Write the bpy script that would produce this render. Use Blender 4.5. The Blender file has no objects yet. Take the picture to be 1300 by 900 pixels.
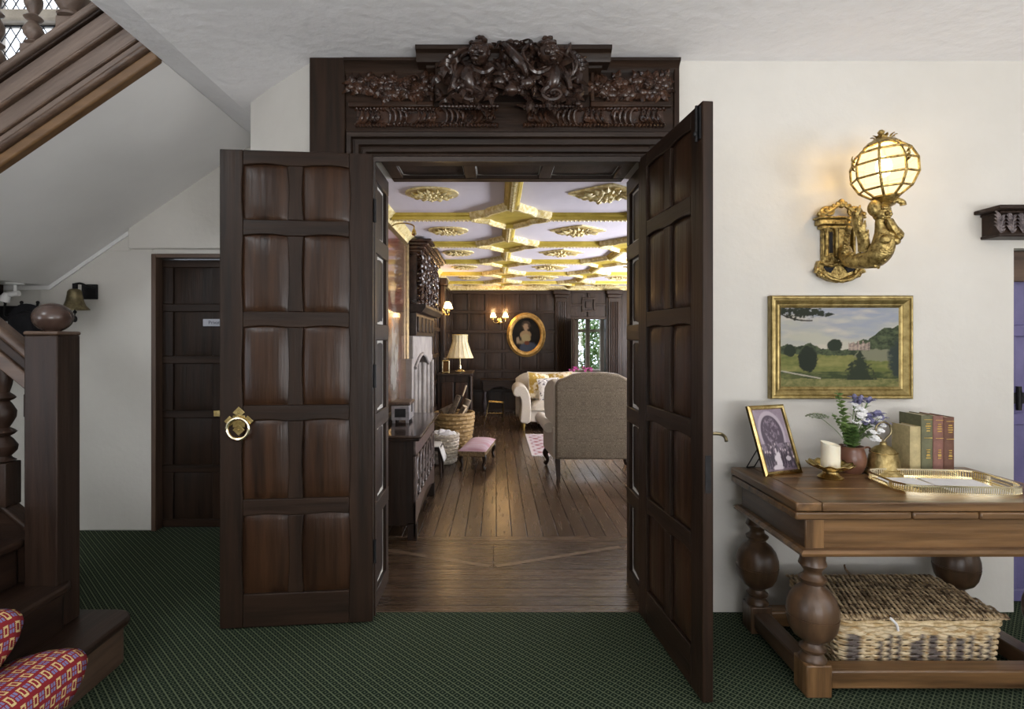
import bpy, bmesh, math, random
from mathutils import Vector, Matrix, noise
from math import sin, cos, pi, radians as R, sqrt, atan2

# ------------------------------------------------------------------ camera, world, lights, exposure
SC = bpy.context.scene
COL = SC.collection
CH, F, VX, VY = 1.45, 718.0, 630.0, 430.0      # eye height, focal length in px, vanishing point
cam = bpy.data.cameras.new('camera'); camo = bpy.data.objects.new('camera', cam); COL.objects.link(camo)
camo.location = (0, 0, CH); camo.rotation_euler = (pi/2, 0, 0)
cam.sensor_width = 36; cam.lens = F/1300*36
cam.shift_x = (650-VX)/1300; cam.shift_y = -(450-VY)/1300
cam.clip_start = .05; cam.clip_end = 200
SC.camera = camo
SC.view_settings.view_transform = 'Standard'; SC.view_settings.look = 'None'
SC.view_settings.gamma = 1; SC.view_settings.use_curve_mapping = False
SC.view_settings.exposure = 0.0
W = bpy.data.worlds.new('world'); SC.world = W; W.use_nodes = True
bg = W.node_tree.nodes['Background']
bg.inputs[0].default_value = (.80, .88, 1, 1); bg.inputs[1].default_value = 3.0

def area(name, loc, rot, sx, sy, power, col):
    l = bpy.data.lights.new(name, 'AREA'); l.shape = 'RECTANGLE'; l.size = sx; l.size_y = sy
    l.energy = power; l.color = col
    o = bpy.data.objects.new(name, l); COL.objects.link(o); o.location = loc; o.rotation_euler = rot
    return o
def point(name, loc, power, col, r=.03):
    l = bpy.data.lights.new(name, 'POINT'); l.energy = power; l.color = col; l.shadow_soft_size = r
    o = bpy.data.objects.new(name, l); COL.objects.link(o); o.location = loc
    return o
DAY = (.90, .95, 1)
# daylight through the windows the camera does not see (right wall of the hall, right wall of the drawing room)
# (the upturned lamps are added fill, put in to brighten the ceilings)
area('daylight_hall_right', (3.84, -.15, 1.75), (0, R(90), 0), 1.5, 1.7, 5, DAY)
area('ceiling_fill_hall_right', (3.80, -.15, 1.25), (0, R(158), 0), .9, 1.7, 50, (1, .96, .93))  # added fill, aimed steeply up at the hall ceiling
area('ceiling_fill_hall_back', (1.2, -2.48, .95), (R(163), 0, 0), 2.8, .8, 215, (1, .97, .95))  # strong added uplight that brightens the hall ceiling
area('ceiling_fill_hall_left', (-4.5, -1.2, 1.2), (0, R(-140), 0), .9, 1.8, 60, (.93, .92, 1))  # added fill for the stair soffit and left ceiling
area('daylight_stair', (-3.75, 4.18, 4.15), (R(-90), 0, 0), 1.3, 1.5, 16, DAY)
area('stair_fill_back', (-3.2, -2.54, 4.3), (R(80), 0, 0), 1.3, 1.2, 110, DAY)  # added lamp before a solid wall, brightens the stair string
for n_, y_ in (('a', 5.3), ('b', 8.4)):
    area('daylight_drawing_'+n_, (4.42, y_, 1.45), (0, R(90), 0), 1.6, 1.6, 18, (.86, .91, 1))
    area('ceiling_fill_drawing_'+n_, (4.38, y_, 1.05), (0, R(154), 0), .9, 1.6, 340, (.93, .94, 1))  # added upward fill for the lilac ceiling

def P(px, py, d):                               # a point of the photograph at distance d
    return Vector(((px-VX)/F*d, d, CH+(VY-py)/F*d))

# ------------------------------------------------------------------ mesh builder
class MB:
    def __init__(s): s.v = []; s.f = []; s.c = None
    def add(s, vs, fs):
        b = len(s.v); s.v += [Vector(p) for p in vs]; s.f += [tuple(b+i for i in f) for f in fs]; return s
    def box(s, x0, x1, y0, y1, z0, z1):
        return s.add([(x, y, z) for x in (x0, x1) for y in (y0, y1) for z in (z0, z1)],
                     [(0,1,3,2), (4,6,7,5), (0,4,5,1), (2,3,7,6), (0,2,6,4), (1,5,7,3)])
    def obox(s, c, U, V_, N):                    # centre and three half-vectors
        c, U, V_, N = map(Vector, (c, U, V_, N))
        return s.add([c+a*U+b*V_+d*N for a in (-1, 1) for b in (-1, 1) for d in (-1, 1)],
                     [(0,1,3,2), (4,6,7,5), (0,4,5,1), (2,3,7,6), (0,2,6,4), (1,5,7,3)])
    def prism(s, out, ext):
        n = len(out); out = [Vector(p) for p in out]; e = Vector(ext)
        return s.add(out+[p+e for p in out], [tuple(range(n)), tuple(range(2*n-1, n-1, -1))] +
                     [(i, (i+1) % n, n+(i+1) % n, n+i) for i in range(n)])
    def grid(s, fn, nu, nv, cu=False, cv=False):
        vs = [fn(i/(nu if cu else nu-1), j/(nv if cv else nv-1)) for i in range(nu) for j in range(nv)]
        fs = [(i*nv+j, ((i+1) % nu)*nv+j, ((i+1) % nu)*nv+(j+1) % nv, i*nv+(j+1) % nv)
              for i in range(nu if cu else nu-1) for j in range(nv if cv else nv-1)]
        return s.add(vs, fs)
    def lathe(s, prof, n=20, c=(0,0,0), M=None, a0=0, caps=True):
        c = Vector(c); vs = []
        for r, z in prof:
            for k in range(n):
                a = a0+2*pi*k/n; p = Vector((r*cos(a), r*sin(a), z))
                vs.append((M @ p if M else p)+c)
        m = len(prof)
        fs = [(i*n+k, i*n+(k+1) % n, (i+1)*n+(k+1) % n, (i+1)*n+k) for i in range(m-1) for k in range(n)]
        if caps:
            if prof[0][0] > 1e-5: fs.append(tuple(range(n-1, -1, -1)))
            if prof[-1][0] > 1e-5: fs.append(tuple((m-1)*n+k for k in range(n)))
        return s.add(vs, fs)
    def tube(s, pts, rad, n=8, closed=False, flat=1.0, up=(0,0,1)):
        pts = [Vector(p) for p in pts]; m = len(pts)
        if not hasattr(rad, '__len__'): rad = [rad]*m
        vs = []; prev = None
        for i, p in enumerate(pts):
            t = (pts[(i+1) % m]-pts[i-1]) if closed else (pts[min(i+1, m-1)]-pts[max(i-1, 0)])
            if t.length < 1e-9: t = Vector((0, 0, 1))
            t.normalize()
            if prev is None:
                a = Vector(up)
                if abs(a.dot(t)) > .95: a = Vector((1, 0, 0)) if abs(t.x) < .9 else Vector((0, 1, 0))
            else: a = prev
            u = a-t*a.dot(t)
            if u.length < 1e-6: u = t.orthogonal()
            u.normalize(); w = t.cross(u); prev = u
            for k in range(n):
                an = 2*pi*k/n; vs.append(p+(u*cos(an)*flat+w*sin(an))*rad[i])
        mm = m if closed else m-1
        fs = [(i*n+k, i*n+(k+1) % n, ((i+1) % m)*n+(k+1) % n, ((i+1) % m)*n+k) for i in range(mm) for k in range(n)]
        if not closed: fs += [tuple(range(n-1, -1, -1)), tuple((m-1)*n+k for k in range(n))]
        return s.add(vs, fs)
    def ell(s, c, r, n=12, m=8, M=None):
        if not hasattr(r, '__len__'): r = (r, r, r)
        c = Vector(c); vs = []; fs = []
        top = Vector((0, 0, r[2])); vs.append(top)
        for i in range(1, m):
            th = pi*i/m
            for k in range(n):
                a = 2*pi*k/n; vs.append(Vector((r[0]*sin(th)*cos(a), r[1]*sin(th)*sin(a), r[2]*cos(th))))
        vs.append(-top); L = len(vs)-1
        for k in range(n):
            fs.append((0, 1+k, 1+(k+1) % n)); fs.append((L, L-n+(k+1) % n, L-n+k))
            for i in range(m-2): fs.append((1+i*n+k, 1+(i+1)*n+k, 1+(i+1)*n+(k+1) % n, 1+i*n+(k+1) % n))
        return s.add([(M @ p if M else p)+c for p in vs], fs)
    def leaf(s, p, d, nrm, L, w, curl=.3, th=.15):     # curved pointed leaf with ridge and thickness
        p, d, nrm = Vector(p), Vector(d).normalized(), Vector(nrm)
        nrm = (nrm-d*nrm.dot(d))
        nrm = nrm.normalized() if nrm.length > 1e-6 else d.orthogonal().normalized()
        sd = d.cross(nrm); vs = []; W5 = (.25, .85, 1, .62, .02)
        for i in range(5):
            t = i/4; c0 = p+d*(L*t)+nrm*(curl*L*sin(t*2.4)*.6-curl*L*.5*t*t)
            ww = w*.5*W5[i]
            vs += [c0-sd*ww, c0+nrm*(th*w), c0+sd*ww, c0-nrm*(th*w*.8)]
        fs = []
        for i in range(4):
            b = i*4
            for k in range(4): fs.append((b+k, b+(k+1) % 4, b+4+(k+1) % 4, b+4+k))
        fs += [(3,2,1,0), (16,17,18,19)]
        return s.add(vs, fs)
    def sweep(s, path, prof, ref=(0,0,1), closed=False):   # profile (a,b): a along cross(t,ref), b along ref ; mitred in-plane
        path = [Vector(p) for p in path]; ref = Vector(ref).normalized(); m = len(path); n = len(prof); vs = []
        for i, p in enumerate(path):
            if closed: t0 = (p-path[i-1]).normalized(); t1 = (path[(i+1) % m]-p).normalized()
            else:
                t0 = (p-path[i-1]).normalized() if i else None; t1 = (path[i+1]-p).normalized() if i < m-1 else None
                t0 = t0 or t1; t1 = t1 or t0
            n0 = t0.cross(ref).normalized(); n1 = t1.cross(ref).normalized(); b = (n0+n1).normalized()
            b = b/max(.3, b.dot(n0))
            for a, c in prof: vs.append(p+b*a+ref*c)
        mm = m if closed else m-1
        fs = [(i*n+k, i*n+(k+1) % n, ((i+1) % m)*n+(k+1) % n, ((i+1) % m)*n+k) for i in range(mm) for k in range(n)]
        if not closed: fs += [tuple(range(n-1, -1, -1)), tuple((m-1)*n+k for k in range(n))]
        return s.add(vs, fs)
    def mesh(s, smooth=True, ang=38, clean=True):
        me = bpy.data.meshes.new('m'); me.from_pydata([tuple(p) for p in s.v], [], s.f)
        if clean:
            bm = bmesh.new(); bm.from_mesh(me); bmesh.ops.recalc_face_normals(bm, faces=bm.faces); bm.to_mesh(me); bm.free()
        if smooth:
            me.shade_smooth(); me.set_sharp_from_angle(angle=R(ang))
        if s.c is not None:
            at = me.color_attributes.new('Col', 'FLOAT_COLOR', 'POINT')
            at.data.foreach_set('color', [x for c in s.c for x in (c[0], c[1], c[2], 1)])
        me.update(); return me
    def build(s, name, mat, parent=None, smooth=True, bevel=0, ang=38, seg=2, loc=None, rot=None, **tags):
        me = s.mesh(smooth, ang); return mobj(name, me, mat, parent, bevel, seg, loc, rot, **tags)
def mobj(name, me, mat, parent=None, bevel=0, seg=2, loc=None, rot=None, **tags):
    me.name = name
    if mat is not None and not me.materials: me.materials.append(mat)
    o = bpy.data.objects.new(name, me); COL.objects.link(o)
    if parent is not None: o.parent = parent
    if loc is not None: o.location = loc
    if rot is not None: o.rotation_euler = rot
    if bevel:
        b = o.modifiers.new('bevel', 'BEVEL'); b.width = bevel; b.segments = seg; b.limit_method = 'ANGLE'; b.angle_limit = R(40)
        b.harden_normals = False
    for k, v in tags.items():
        if v is not None: o[k] = v
    return o
def thing(name, label=None, category=None, loc=(0,0,0), rot=(0,0,0), group=None, kind=None):
    o = bpy.data.objects.new(name, None); COL.objects.link(o); o.location = loc; o.rotation_euler = rot
    o.empty_display_size = .1
    if label: o['label'] = label
    if category: o['category'] = category
    if group: o['group'] = group
    if kind: o['kind'] = kind
    return o
def copytree(o, parent=None):
    c = o.copy(); COL.objects.link(c)
    if parent is not None: c.parent = parent
    for ch in list(o.children): copytree(ch, c)
    return c
def arc(c, r, a0, a1, n, U=(1,0,0), V_=(0,0,1)):
    c, U, V_ = Vector(c), Vector(U), Vector(V_)
    return [c+U*(r*cos(R(a0+(a1-a0)*i/(n-1))))+V_*(r*sin(R(a0+(a1-a0)*i/(n-1)))) for i in range(n)]
def bez(p0, p1, p2, p3, n=12):
    p0, p1, p2, p3 = map(Vector, (p0, p1, p2, p3)); o = []
    for i in range(n):
        t = i/(n-1); o.append(p0*(1-t)**3+p1*3*t*(1-t)**2+p2*3*t*t*(1-t)+p3*t**3)
    return o
def spl(pts, n=6):                                 # catmull-rom
    pts = [Vector(p) for p in pts]; o = []
    for i in range(len(pts)-1):
        a, b, c, d = pts[max(i-1, 0)], pts[i], pts[i+1], pts[min(i+2, len(pts)-1)]
        for k in range(n):
            t = k/n; o.append(.5*((2*b)+(c-a)*t+(2*a-5*b+4*c-d)*t*t+(3*b-a-3*c+d)*t**3))
    o.append(pts[-1]); return o
def lerp(a, b, t): return a+(b-a)*t

# ------------------------------------------------------------------ materials
def newmat(name):
    m = bpy.data.materials.new(name); m.use_nodes = True
    nt = m.node_tree; return m, nt, nt.nodes['Principled BSDF']
def mat(name, col, col2=None, scale=6, stretch=(1,1,1), rough=.5, metal=0, bump=0, bscale=None, coat=0, detail=4,
        rot=(0,0,0), spec=.5, emit=None, estr=0, lo=.35, hi=.65, sheen=0, rough2=None, coord='Object', trans=0):
    m, nt, b = newmat(name); N, L = nt.nodes, nt.links
    b.inputs['Roughness'].default_value = rough; b.inputs['Metallic'].default_value = metal
    b.inputs['Specular IOR Level'].default_value = spec
    if coat: b.inputs['Coat Weight'].default_value = coat; b.inputs['Coat Roughness'].default_value = .18
    if sheen: b.inputs['Sheen Weight'].default_value = sheen
    if trans: b.inputs['Transmission Weight'].default_value = trans
    b.inputs['Base Color'].default_value = (*col, 1)
    if emit: b.inputs['Emission Color'].default_value = (*emit, 1); b.inputs['Emission Strength'].default_value = estr
    if col2 is not None or bump:
        tc = N.new('ShaderNodeTexCoord'); mp = N.new('ShaderNodeMapping'); L.new(tc.outputs[coord], mp.inputs[0])
        mp.inputs['Scale'].default_value = stretch; mp.inputs['Rotation'].default_value = rot
        if col2 is not None:
            n = N.new('ShaderNodeTexNoise'); n.inputs['Scale'].default_value = scale; n.inputs['Detail'].default_value = detail
            n.inputs['Roughness'].default_value = .6; L.new(mp.outputs[0], n.inputs['Vector'])
            r = N.new('ShaderNodeValToRGB'); r.color_ramp.elements[0].position = lo; r.color_ramp.elements[1].position = hi
            r.color_ramp.elements[0].color = (*col, 1); r.color_ramp.elements[1].color = (*col2, 1)
            L.new(n.outputs[0], r.inputs[0]); L.new(r.outputs[0], b.inputs['Base Color'])
            if rough2 is not None:
                mr = N.new('ShaderNodeMapRange'); L.new(n.outputs[0], mr.inputs[0])
                mr.inputs[1].default_value = .3; mr.inputs[2].default_value = .7; mr.inputs[3].default_value = rough; mr.inputs[4].default_value = rough2
                L.new(mr.outputs[0], b.inputs['Roughness'])
        if bump:
            n2 = N.new('ShaderNodeTexNoise'); n2.inputs['Scale'].default_value = bscale or scale*3; n2.inputs['Detail'].default_value = 5
            L.new(mp.outputs[0], n2.inputs['Vector'])
            bp = N.new('ShaderNodeBump'); bp.inputs['Strength'].default_value = bump; bp.inputs['Distance'].default_value = .02
            L.new(n2.outputs[0], bp.inputs['Height']); L.new(bp.outputs[0], b.inputs['Normal'])
    return m
def wood(name, c1, c2, axis='z', rough=.42, bump=.12, s=22, coat=0, rough2=None, spec=.5):
    st = {'x': (.06, 1, 1), 'y': (1, .06, 1), 'z': (1, 1, .06)}[axis]
    return mat(name, c1, c2, scale=s, stretch=st, rough=rough, bump=bump, bscale=s*2.2, detail=6, lo=.3, hi=.72, coat=coat, rough2=rough2, spec=spec)
def wood3(name, c1, c2, **k): return {a: wood(name+'_'+a, c1, c2, a, **k) for a in 'xyz'}
OAK = wood3('dark_oak', (.012, .0078, .0056), (.036, .0195, .0118), rough=.40, spec=.2)
OAKP = wood3('oak_panel', (.013, .0066, .004), (.056, .025, .0115), rough=.32, spec=.28)        # redder panel boards
PANL = wood3('drawing_room_oak', (.016, .0095, .0065), (.046, .026, .016), rough=.36, spec=.3)
CARV = mat('carved_oak', (.018, .009, .006), (.060, .027, .015), scale=18, rough=.27, bump=.1, bscale=60)
TABW = wood3('table_oak', (.052, .026, .011), (.25, .135, .055), rough=.33, s=20)
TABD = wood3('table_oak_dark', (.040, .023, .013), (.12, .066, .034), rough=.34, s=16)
STRW = wood3('stair_oak', (.045, .026, .018), (.130, .080, .052), rough=.42)
STRD = wood3('stair_oak_dark', (.012, .007, .005), (.036, .019, .012), rough=.42, spec=.25)
PLAS = mat('wall_plaster', (.615, .596, .553), (.65, .632, .588), scale=2.2, rough=.92, bump=.10, bscale=26, spec=.2)
CEIL = mat('ceiling_plaster', (.87, .86, .87), (.91, .90, .91), scale=3, rough=.95, bump=.35, bscale=16, spec=.2)
SOFF = mat('soffit_plaster', (.82, .81, .80), (.86, .85, .84), scale=2, rough=.9, bump=.04, bscale=20, spec=.2)
GOLD = mat('gilding', (.46, .28, .055), (.80, .58, .17), scale=30, rough=.33, metal=.92, bump=.12, bscale=80)
OCHR = mat('ochre_gilt', (.50, .37, .05), (.64, .50, .09), scale=9, rough=.5, metal=.25)
CREM = mat('cream_gilt', (.58, .43, .12), (.90, .80, .48), scale=34, rough=.5, metal=.1, bump=.2, bscale=90)
BRAS = mat('brass', (.40, .29, .11), (.64, .50, .23), scale=25, rough=.26, metal=1, bump=.03, bscale=60)
BRSP = mat('polished_brass', (.86, .74, .47), (.94, .85, .62), scale=12, rough=.2, metal=1)
BRON = mat('old_bronze', (.16, .13, .075), (.30, .25, .14), scale=30, rough=.38, metal=.9, bump=.1, bscale=70)
IRON = mat('black_iron', (.012, .012, .013), (.022, .021, .022), scale=30, rough=.55, metal=.6)
BLK = mat('black_felt', (.006, .006, .009), (.012, .012, .016), scale=20, rough=.9)
WHT = mat('white_paint', (.80, .80, .79), (.84, .84, .83), scale=8, rough=.45)
STON = mat('pale_stone', (.42, .37, .31), (.60, .54, .46), scale=5, rough=.8, bump=.2, bscale=40)
LEAD = mat('lead_came', (.06, .06, .065), (.10, .10, .11), scale=30, rough=.5, metal=.7)
PAPR = mat('paper', (.80, .80, .82), (.86, .86, .88), scale=9, rough=.8)
def glassmat(name, col=(1,1,1), rough=.02, fac=.92):
    m, nt, b = newmat(name); N, L = nt.nodes, nt.links
    t = N.new('ShaderNodeBsdfTransparent'); t.inputs[0].default_value = (*col, 1)
    g = N.new('ShaderNodeBsdfGlossy'); g.inputs['Roughness'].default_value = rough
    mx = N.new('ShaderNodeMixShader'); mx.inputs[0].default_value = 1-fac
    L.new(t.outputs[0], mx.inputs[1]); L.new(g.outputs[0], mx.inputs[2]); L.new(mx.outputs[0], N['Material Output'].inputs[0])
    return m
GLAS = glassmat('window_glass')
def vcol(name, rough=.5, coat=0, spec=.5, bump=0):
    m, nt, b = newmat(name); a = nt.nodes.new('ShaderNodeAttribute'); a.attribute_name = 'Col'
    nt.links.new(a.outputs[0], b.inputs['Base Color']); b.inputs['Roughness'].default_value = rough
    b.inputs['Specular IOR Level'].default_value = spec
    if coat: b.inputs['Coat Weight'].default_value = coat; b.inputs['Coat Roughness'].default_value = .05
    if bump:
        n2 = nt.nodes.new('ShaderNodeTexNoise'); n2.inputs['Scale'].default_value = 120
        bp = nt.nodes.new('ShaderNodeBump'); bp.inputs['Strength'].default_value = bump; bp.inputs['Distance'].default_value = .003
        nt.links.new(n2.outputs[0], bp.inputs['Height']); nt.links.new(bp.outputs[0], b.inputs['Normal'])
    return m
class NT:                                            # tiny helper for node maths
    def __init__(s, nt): s.nt = nt
    def val(s, x): return x
    def m(s, op, a, b=None, c=None):
        n = s.nt.nodes.new('ShaderNodeMath'); n.operation = op
        for i, x in enumerate((a, b, c)):
            if x is None: continue
            if isinstance(x, (int, float)): n.inputs[i].default_value = x
            else: s.nt.links.new(x, n.inputs[i])
        return n.outputs[0]
    def mix(s, f, a, b):
        n = s.nt.nodes.new('ShaderNodeMix'); n.data_type = 'RGBA'
        for i, x in ((0, f), (6, a), (7, b)):
            if isinstance(x, (int, float)): n.inputs[i].default_value = x
            elif isinstance(x, tuple): n.inputs[i].default_value = (*x, 1)
            else: s.nt.links.new(x, n.inputs[i])
        return n.outputs[2]
def carpet():
    m, nt, b = newmat('green_carpet'); q = NT(nt); N, L = nt.nodes, nt.links
    tc = N.new('ShaderNodeTexCoord'); sp = N.new('ShaderNodeSeparateXYZ'); L.new(tc.outputs['Object'], sp.inputs[0])
    X, Y = sp.outputs[0], sp.outputs[1]; k = 1/.040
    u = q.m('FRACT', q.m('MULTIPLY', q.m('ADD', X, Y), k)); v = q.m('FRACT', q.m('MULTIPLY', q.m('SUBTRACT', X, Y), k))
    du = q.m('ABSOLUTE', q.m('SUBTRACT', u, .5)); dv = q.m('ABSOLUTE', q.m('SUBTRACT', v, .5))
    line = q.m('MAXIMUM', q.m('GREATER_THAN', du, .40), q.m('MULTIPLY', q.m('GREATER_THAN', dv, .42), .75))
    dot = q.m('MULTIPLY', q.m('LESS_THAN', q.m('MAXIMUM', du, dv), .13), .9)
    f = q.m('MAXIMUM', line, dot)
    n = N.new('ShaderNodeTexNoise'); n.inputs['Scale'].default_value = 420; L.new(tc.outputs['Object'], n.inputs[0])
    f2 = q.m('MULTIPLY', f, q.m('ADD', q.m('MULTIPLY', n.outputs[0], 1.1), .3))
    L.new(q.mix(f2, (.0095, .018, .0115), (.125, .150, .090)), b.inputs['Base Color'])
    b.inputs['Roughness'].default_value = 1; b.inputs['Specular IOR Level'].default_value = .1
    bp = N.new('ShaderNodeBump'); bp.inputs['Strength'].default_value = .5; bp.inputs['Distance'].default_value = .004
    L.new(q.m('ADD', q.m('MULTIPLY', f, .5), n.outputs[0]), bp.inputs['Height']); L.new(bp.outputs[0], b.inputs['Normal'])
    return m
CARP = carpet()
def kilim():                                          # red pad with cream lozenges and blue checks, laid out in UV metres
    m, nt, b = newmat('red_woven_pad'); q = NT(nt); N, L = nt.nodes, nt.links
    uv = N.new('ShaderNodeUVMap'); sp = N.new('ShaderNodeSeparateXYZ'); L.new(uv.outputs[0], sp.inputs[0])
    U = q.m('MULTIPLY', sp.outputs[0], 1/.050); V_ = q.m('MULTIPLY', sp.outputs[1], 1/.026)
    fu = q.m('ABSOLUTE', q.m('SUBTRACT', q.m('FRACT', U), .5)); fv = q.m('ABSOLUTE', q.m('SUBTRACT', q.m('FRACT', V_), .5))
    par = q.m('GREATER_THAN', q.m('FRACT', q.m('MULTIPLY', q.m('ADD', q.m('FLOOR', V_), q.m('FLOOR', U)), .5)), .25)
    tooth = q.m('MULTIPLY', q.m('GREATER_THAN', q.m('FRACT', q.m('MULTIPLY', U, 8)), .5), .07)
    outer = q.m('MULTIPLY', q.m('LESS_THAN', fu, .37), q.m('LESS_THAN', q.m('ADD', fv, tooth), .42))
    inner = q.m('MULTIPLY', q.m('LESS_THAN', fu, .22), q.m('LESS_THAN', fv, .2))
    ring = q.m('MULTIPLY', q.m('SUBTRACT', outer, inner), par)
    chk = q.m('MULTIPLY', q.m('MULTIPLY', q.m('LESS_THAN', q.m('ABSOLUTE', q.m('SUBTRACT', fu, .18)), .13), q.m('LESS_THAN', q.m('ABSOLUTE', q.m('SUBTRACT', fv, .22)), .16)), q.m('SUBTRACT', 1, par))
    c = q.mix(ring, (.30, .028, .035), (.78, .60, .28)); c = q.mix(chk, c, (.24, .24, .46))
    L.new(c, b.inputs['Base Color']); b.inputs['Roughness'].default_value = .95; b.inputs['Specular IOR Level'].default_value = .15
    n = N.new('ShaderNodeTexNoise'); n.inputs['Scale'].default_value = 300
    bp = N.new('ShaderNodeBump'); bp.inputs['Strength'].default_value = .4; bp.inputs['Distance'].default_value = .003
    L.new(n.outputs[0], bp.inputs['Height']); L.new(bp.outputs[0], b.inputs['Normal'])
    return m
KILM = kilim()

# ------------------------------------------------------------------ panelling: frame members and panels as separate pieces
def panelling(parent, O, U, V_, N_, ws, hs, st, rl, mats, depth=.018, t=.03, bulge=.006, edge=None, pm=None, back=True, frame_name=('stile', 'rail')):
    """ws/hs: panel widths/heights (bottom to top); st/rl: stile/rail widths; mats dict by axis ; U horizontal, V up, N towards viewer"""
    O, U, V_, N_ = map(Vector, (O, U, V_, N_)); pm = pm or mats
    au = 'x' if abs(U.x) > .5 else ('y' if abs(U.y) > .5 else 'z'); av = 'z' if abs(V_.z) > .5 else ('y' if abs(V_.y) > .5 else 'x')
    Wd = sum(ws)+st*(len(ws)+1); Hd = sum(hs)+rl*(len(hs)+1); out = []
    def blk(u0, u1, v0, v1, n0, n1): return MB().obox(O+U*((u0+u1)/2)+V_*((v0+v1)/2)+N_*((n0+n1)/2), U*((u1-u0)/2), V_*((v1-v0)/2), N_*((n1-n0)/2))
    v = 0
    for j in range(len(hs)+1):
        out.append(blk(0, Wd, v, v+rl, -t, 0).build(frame_name[1], mats[au], parent, bevel=.004, seg=1))
        v += rl+(hs[j] if j < len(hs) else 0)
    v = rl
    for j, h in enumerate(hs):
        u = 0
        for i in range(len(ws)+1):
            out.append(blk(u, u+st, v-.001, v+h+.001, -t, -.0015).build(frame_name[0], mats[av], parent, bevel=.004, seg=1)); u += st+(ws[i] if i < len(ws) else 0)
        u = st
        for i, w in enumerate(ws):
            mb = MB(); nn = 7
            def fn(a, b2):
                e = min(1, min(a, 1-a)*w/.05, min(b2, 1-b2)*h/.05)
                return O+U*(u-.004+a*(w+.008))+V_*(v-.004+b2*(h+.008))+N_*(-depth-.006+.006*e+bulge*sin(a*pi)*e)
            g = [0, .02, .12, .5, .88, .98, 1]
            mb.grid(lambda a, b2: fn(g[int(round(a*6))], g[int(round(b2*6))]), 7, 7)
            out.append(mb.build('panel', pm[av], parent, ang=60)); u += w+st
        v += h+rl
    if back: blk(0, Wd, 0, Hd, -t-.012, -t).build('backing_board', mats[av], parent, smooth=False)
    return Wd, Hd
# ================================================================== THE SETTING
CZ = 2.923                                            # hall ceiling
OX0, OX1, OZ = -.645, .781, 2.39                      # doorway opening
WY0, WY1 = 3.0, 3.4                                   # thick door wall
RY = 4.27                                             # back wall of the recess under the stairs
def struct(o): o['kind'] = 'structure'; return o
mb = MB(); mb.add([(-4.6,-2.6,0), (3.9,-2.6,0), (3.9,3.0,0), (-4.6,3.0,0)], [(0,1,2,3)])
mb.add([(-4.6,3.0,0), (OX0-.02,3.0,0), (OX0-.02,3.4,0), (-4.6,3.4,0)], [(0,1,2,3)]); mb.add([(-4.6,3.4,0), (-1.1,3.4,0), (-1.1,RY+.3,0), (-4.6,RY+.3,0)], [(0,1,2,3)]); mb.add([(OX1+.02,3.0,0), (2.745,3.0,0), (2.745,3.4,0), (OX1+.02,3.4,0)], [(0,1,2,3)]); mb.add([(2.745,3.0,0), (3.9,3.0,0), (3.9,4.4,0), (2.745,4.4,0)], [(0,1,2,3)])
struct(mb.build('floor_hall', CARP, smooth=False))
# door wall: pieces round the doorway, the splay on the left and the side doorway on the right
mb = MB()
mb.box(-.97, OX0-.02, WY0, WY1, 0, CZ+.2); mb.box(OX1+.02, 2.745, WY0, WY1, 0, CZ+.2); mb.box(OX0-.02, OX1+.02, WY0, WY1, OZ+.02, CZ+.2)
mb.box(2.745, 3.9, WY0, WY1, 1.93, CZ+.2)
mb.prism([(-.97,3.0,0), (-1.507,3.47,0), (-1.507,RY,0), (-.97,RY,0)], (0,0,CZ+.2))
struct(mb.build('wall_front', PLAS, smooth=False))
# recess back wall with the stair window opening and the recess door
mb = MB(); DX0, DX1, DZ = -2.60, -1.83, 2.09
mb.box(-4.6, DX0, RY, RY+.3, 0, 3.15); mb.box(DX1, -1.4, RY, RY+.3, 0, 3.15); mb.box(DX0, DX1, RY, RY+.3, DZ, 3.15)
mb.box(-4.6, -4.45, RY, RY+.3, 3.15, 5.6); mb.box(-3.08, -1.4, RY, RY+.3, 3.15, 5.6); mb.box(-4.45, -3.08, RY, RY+.3, 5.0, 5.6)
struct(mb.build('wall_recess', PLAS, smooth=False, bevel=.01))
mb = MB(); mb.prism([(-2.765,0,2.125), (-1.4,0,2.125), (-1.4,0,3.0), (-2.0,0,2.85), (-2.765,0,2.31)], (0,.04,0))
for i in range(len(mb.v)): mb.v[i].y += RY-.03
struct(mb.build('trim_lintel', PLAS, smooth=False, bevel=.012))
mb = MB().box(-3.30, -2.765, RY-.008, RY+.01, 2.112, 2.124); struct(mb.build('trim_ledge', PLAS, smooth=False))
# hall ceiling with the downturned lip at the stairwell
mb = MB()
prof = [(3.9, CZ), (-1.1, CZ), (-1.35, CZ-.008), (-1.585, CZ-.035), (-1.785, CZ+.014), (-1.785, CZ+.25), (3.9, CZ+.25)]
mb.prism([(x, -2.6, z) for x, z in prof], (0, 2.6+RY, 0)); struct(mb.build('ceiling_hall', CEIL, ang=12))
mb = MB().box(-1.80, -1.7, -2.6, RY, CZ+.2, 5.6); struct(mb.build('wall_stairwell', PLAS, smooth=False))
mb = MB().box(-4.6, -1.7, -2.6, RY+.3, 5.6, 5.7); struct(mb.build('ceiling_stairwell', CEIL, smooth=False))

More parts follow.
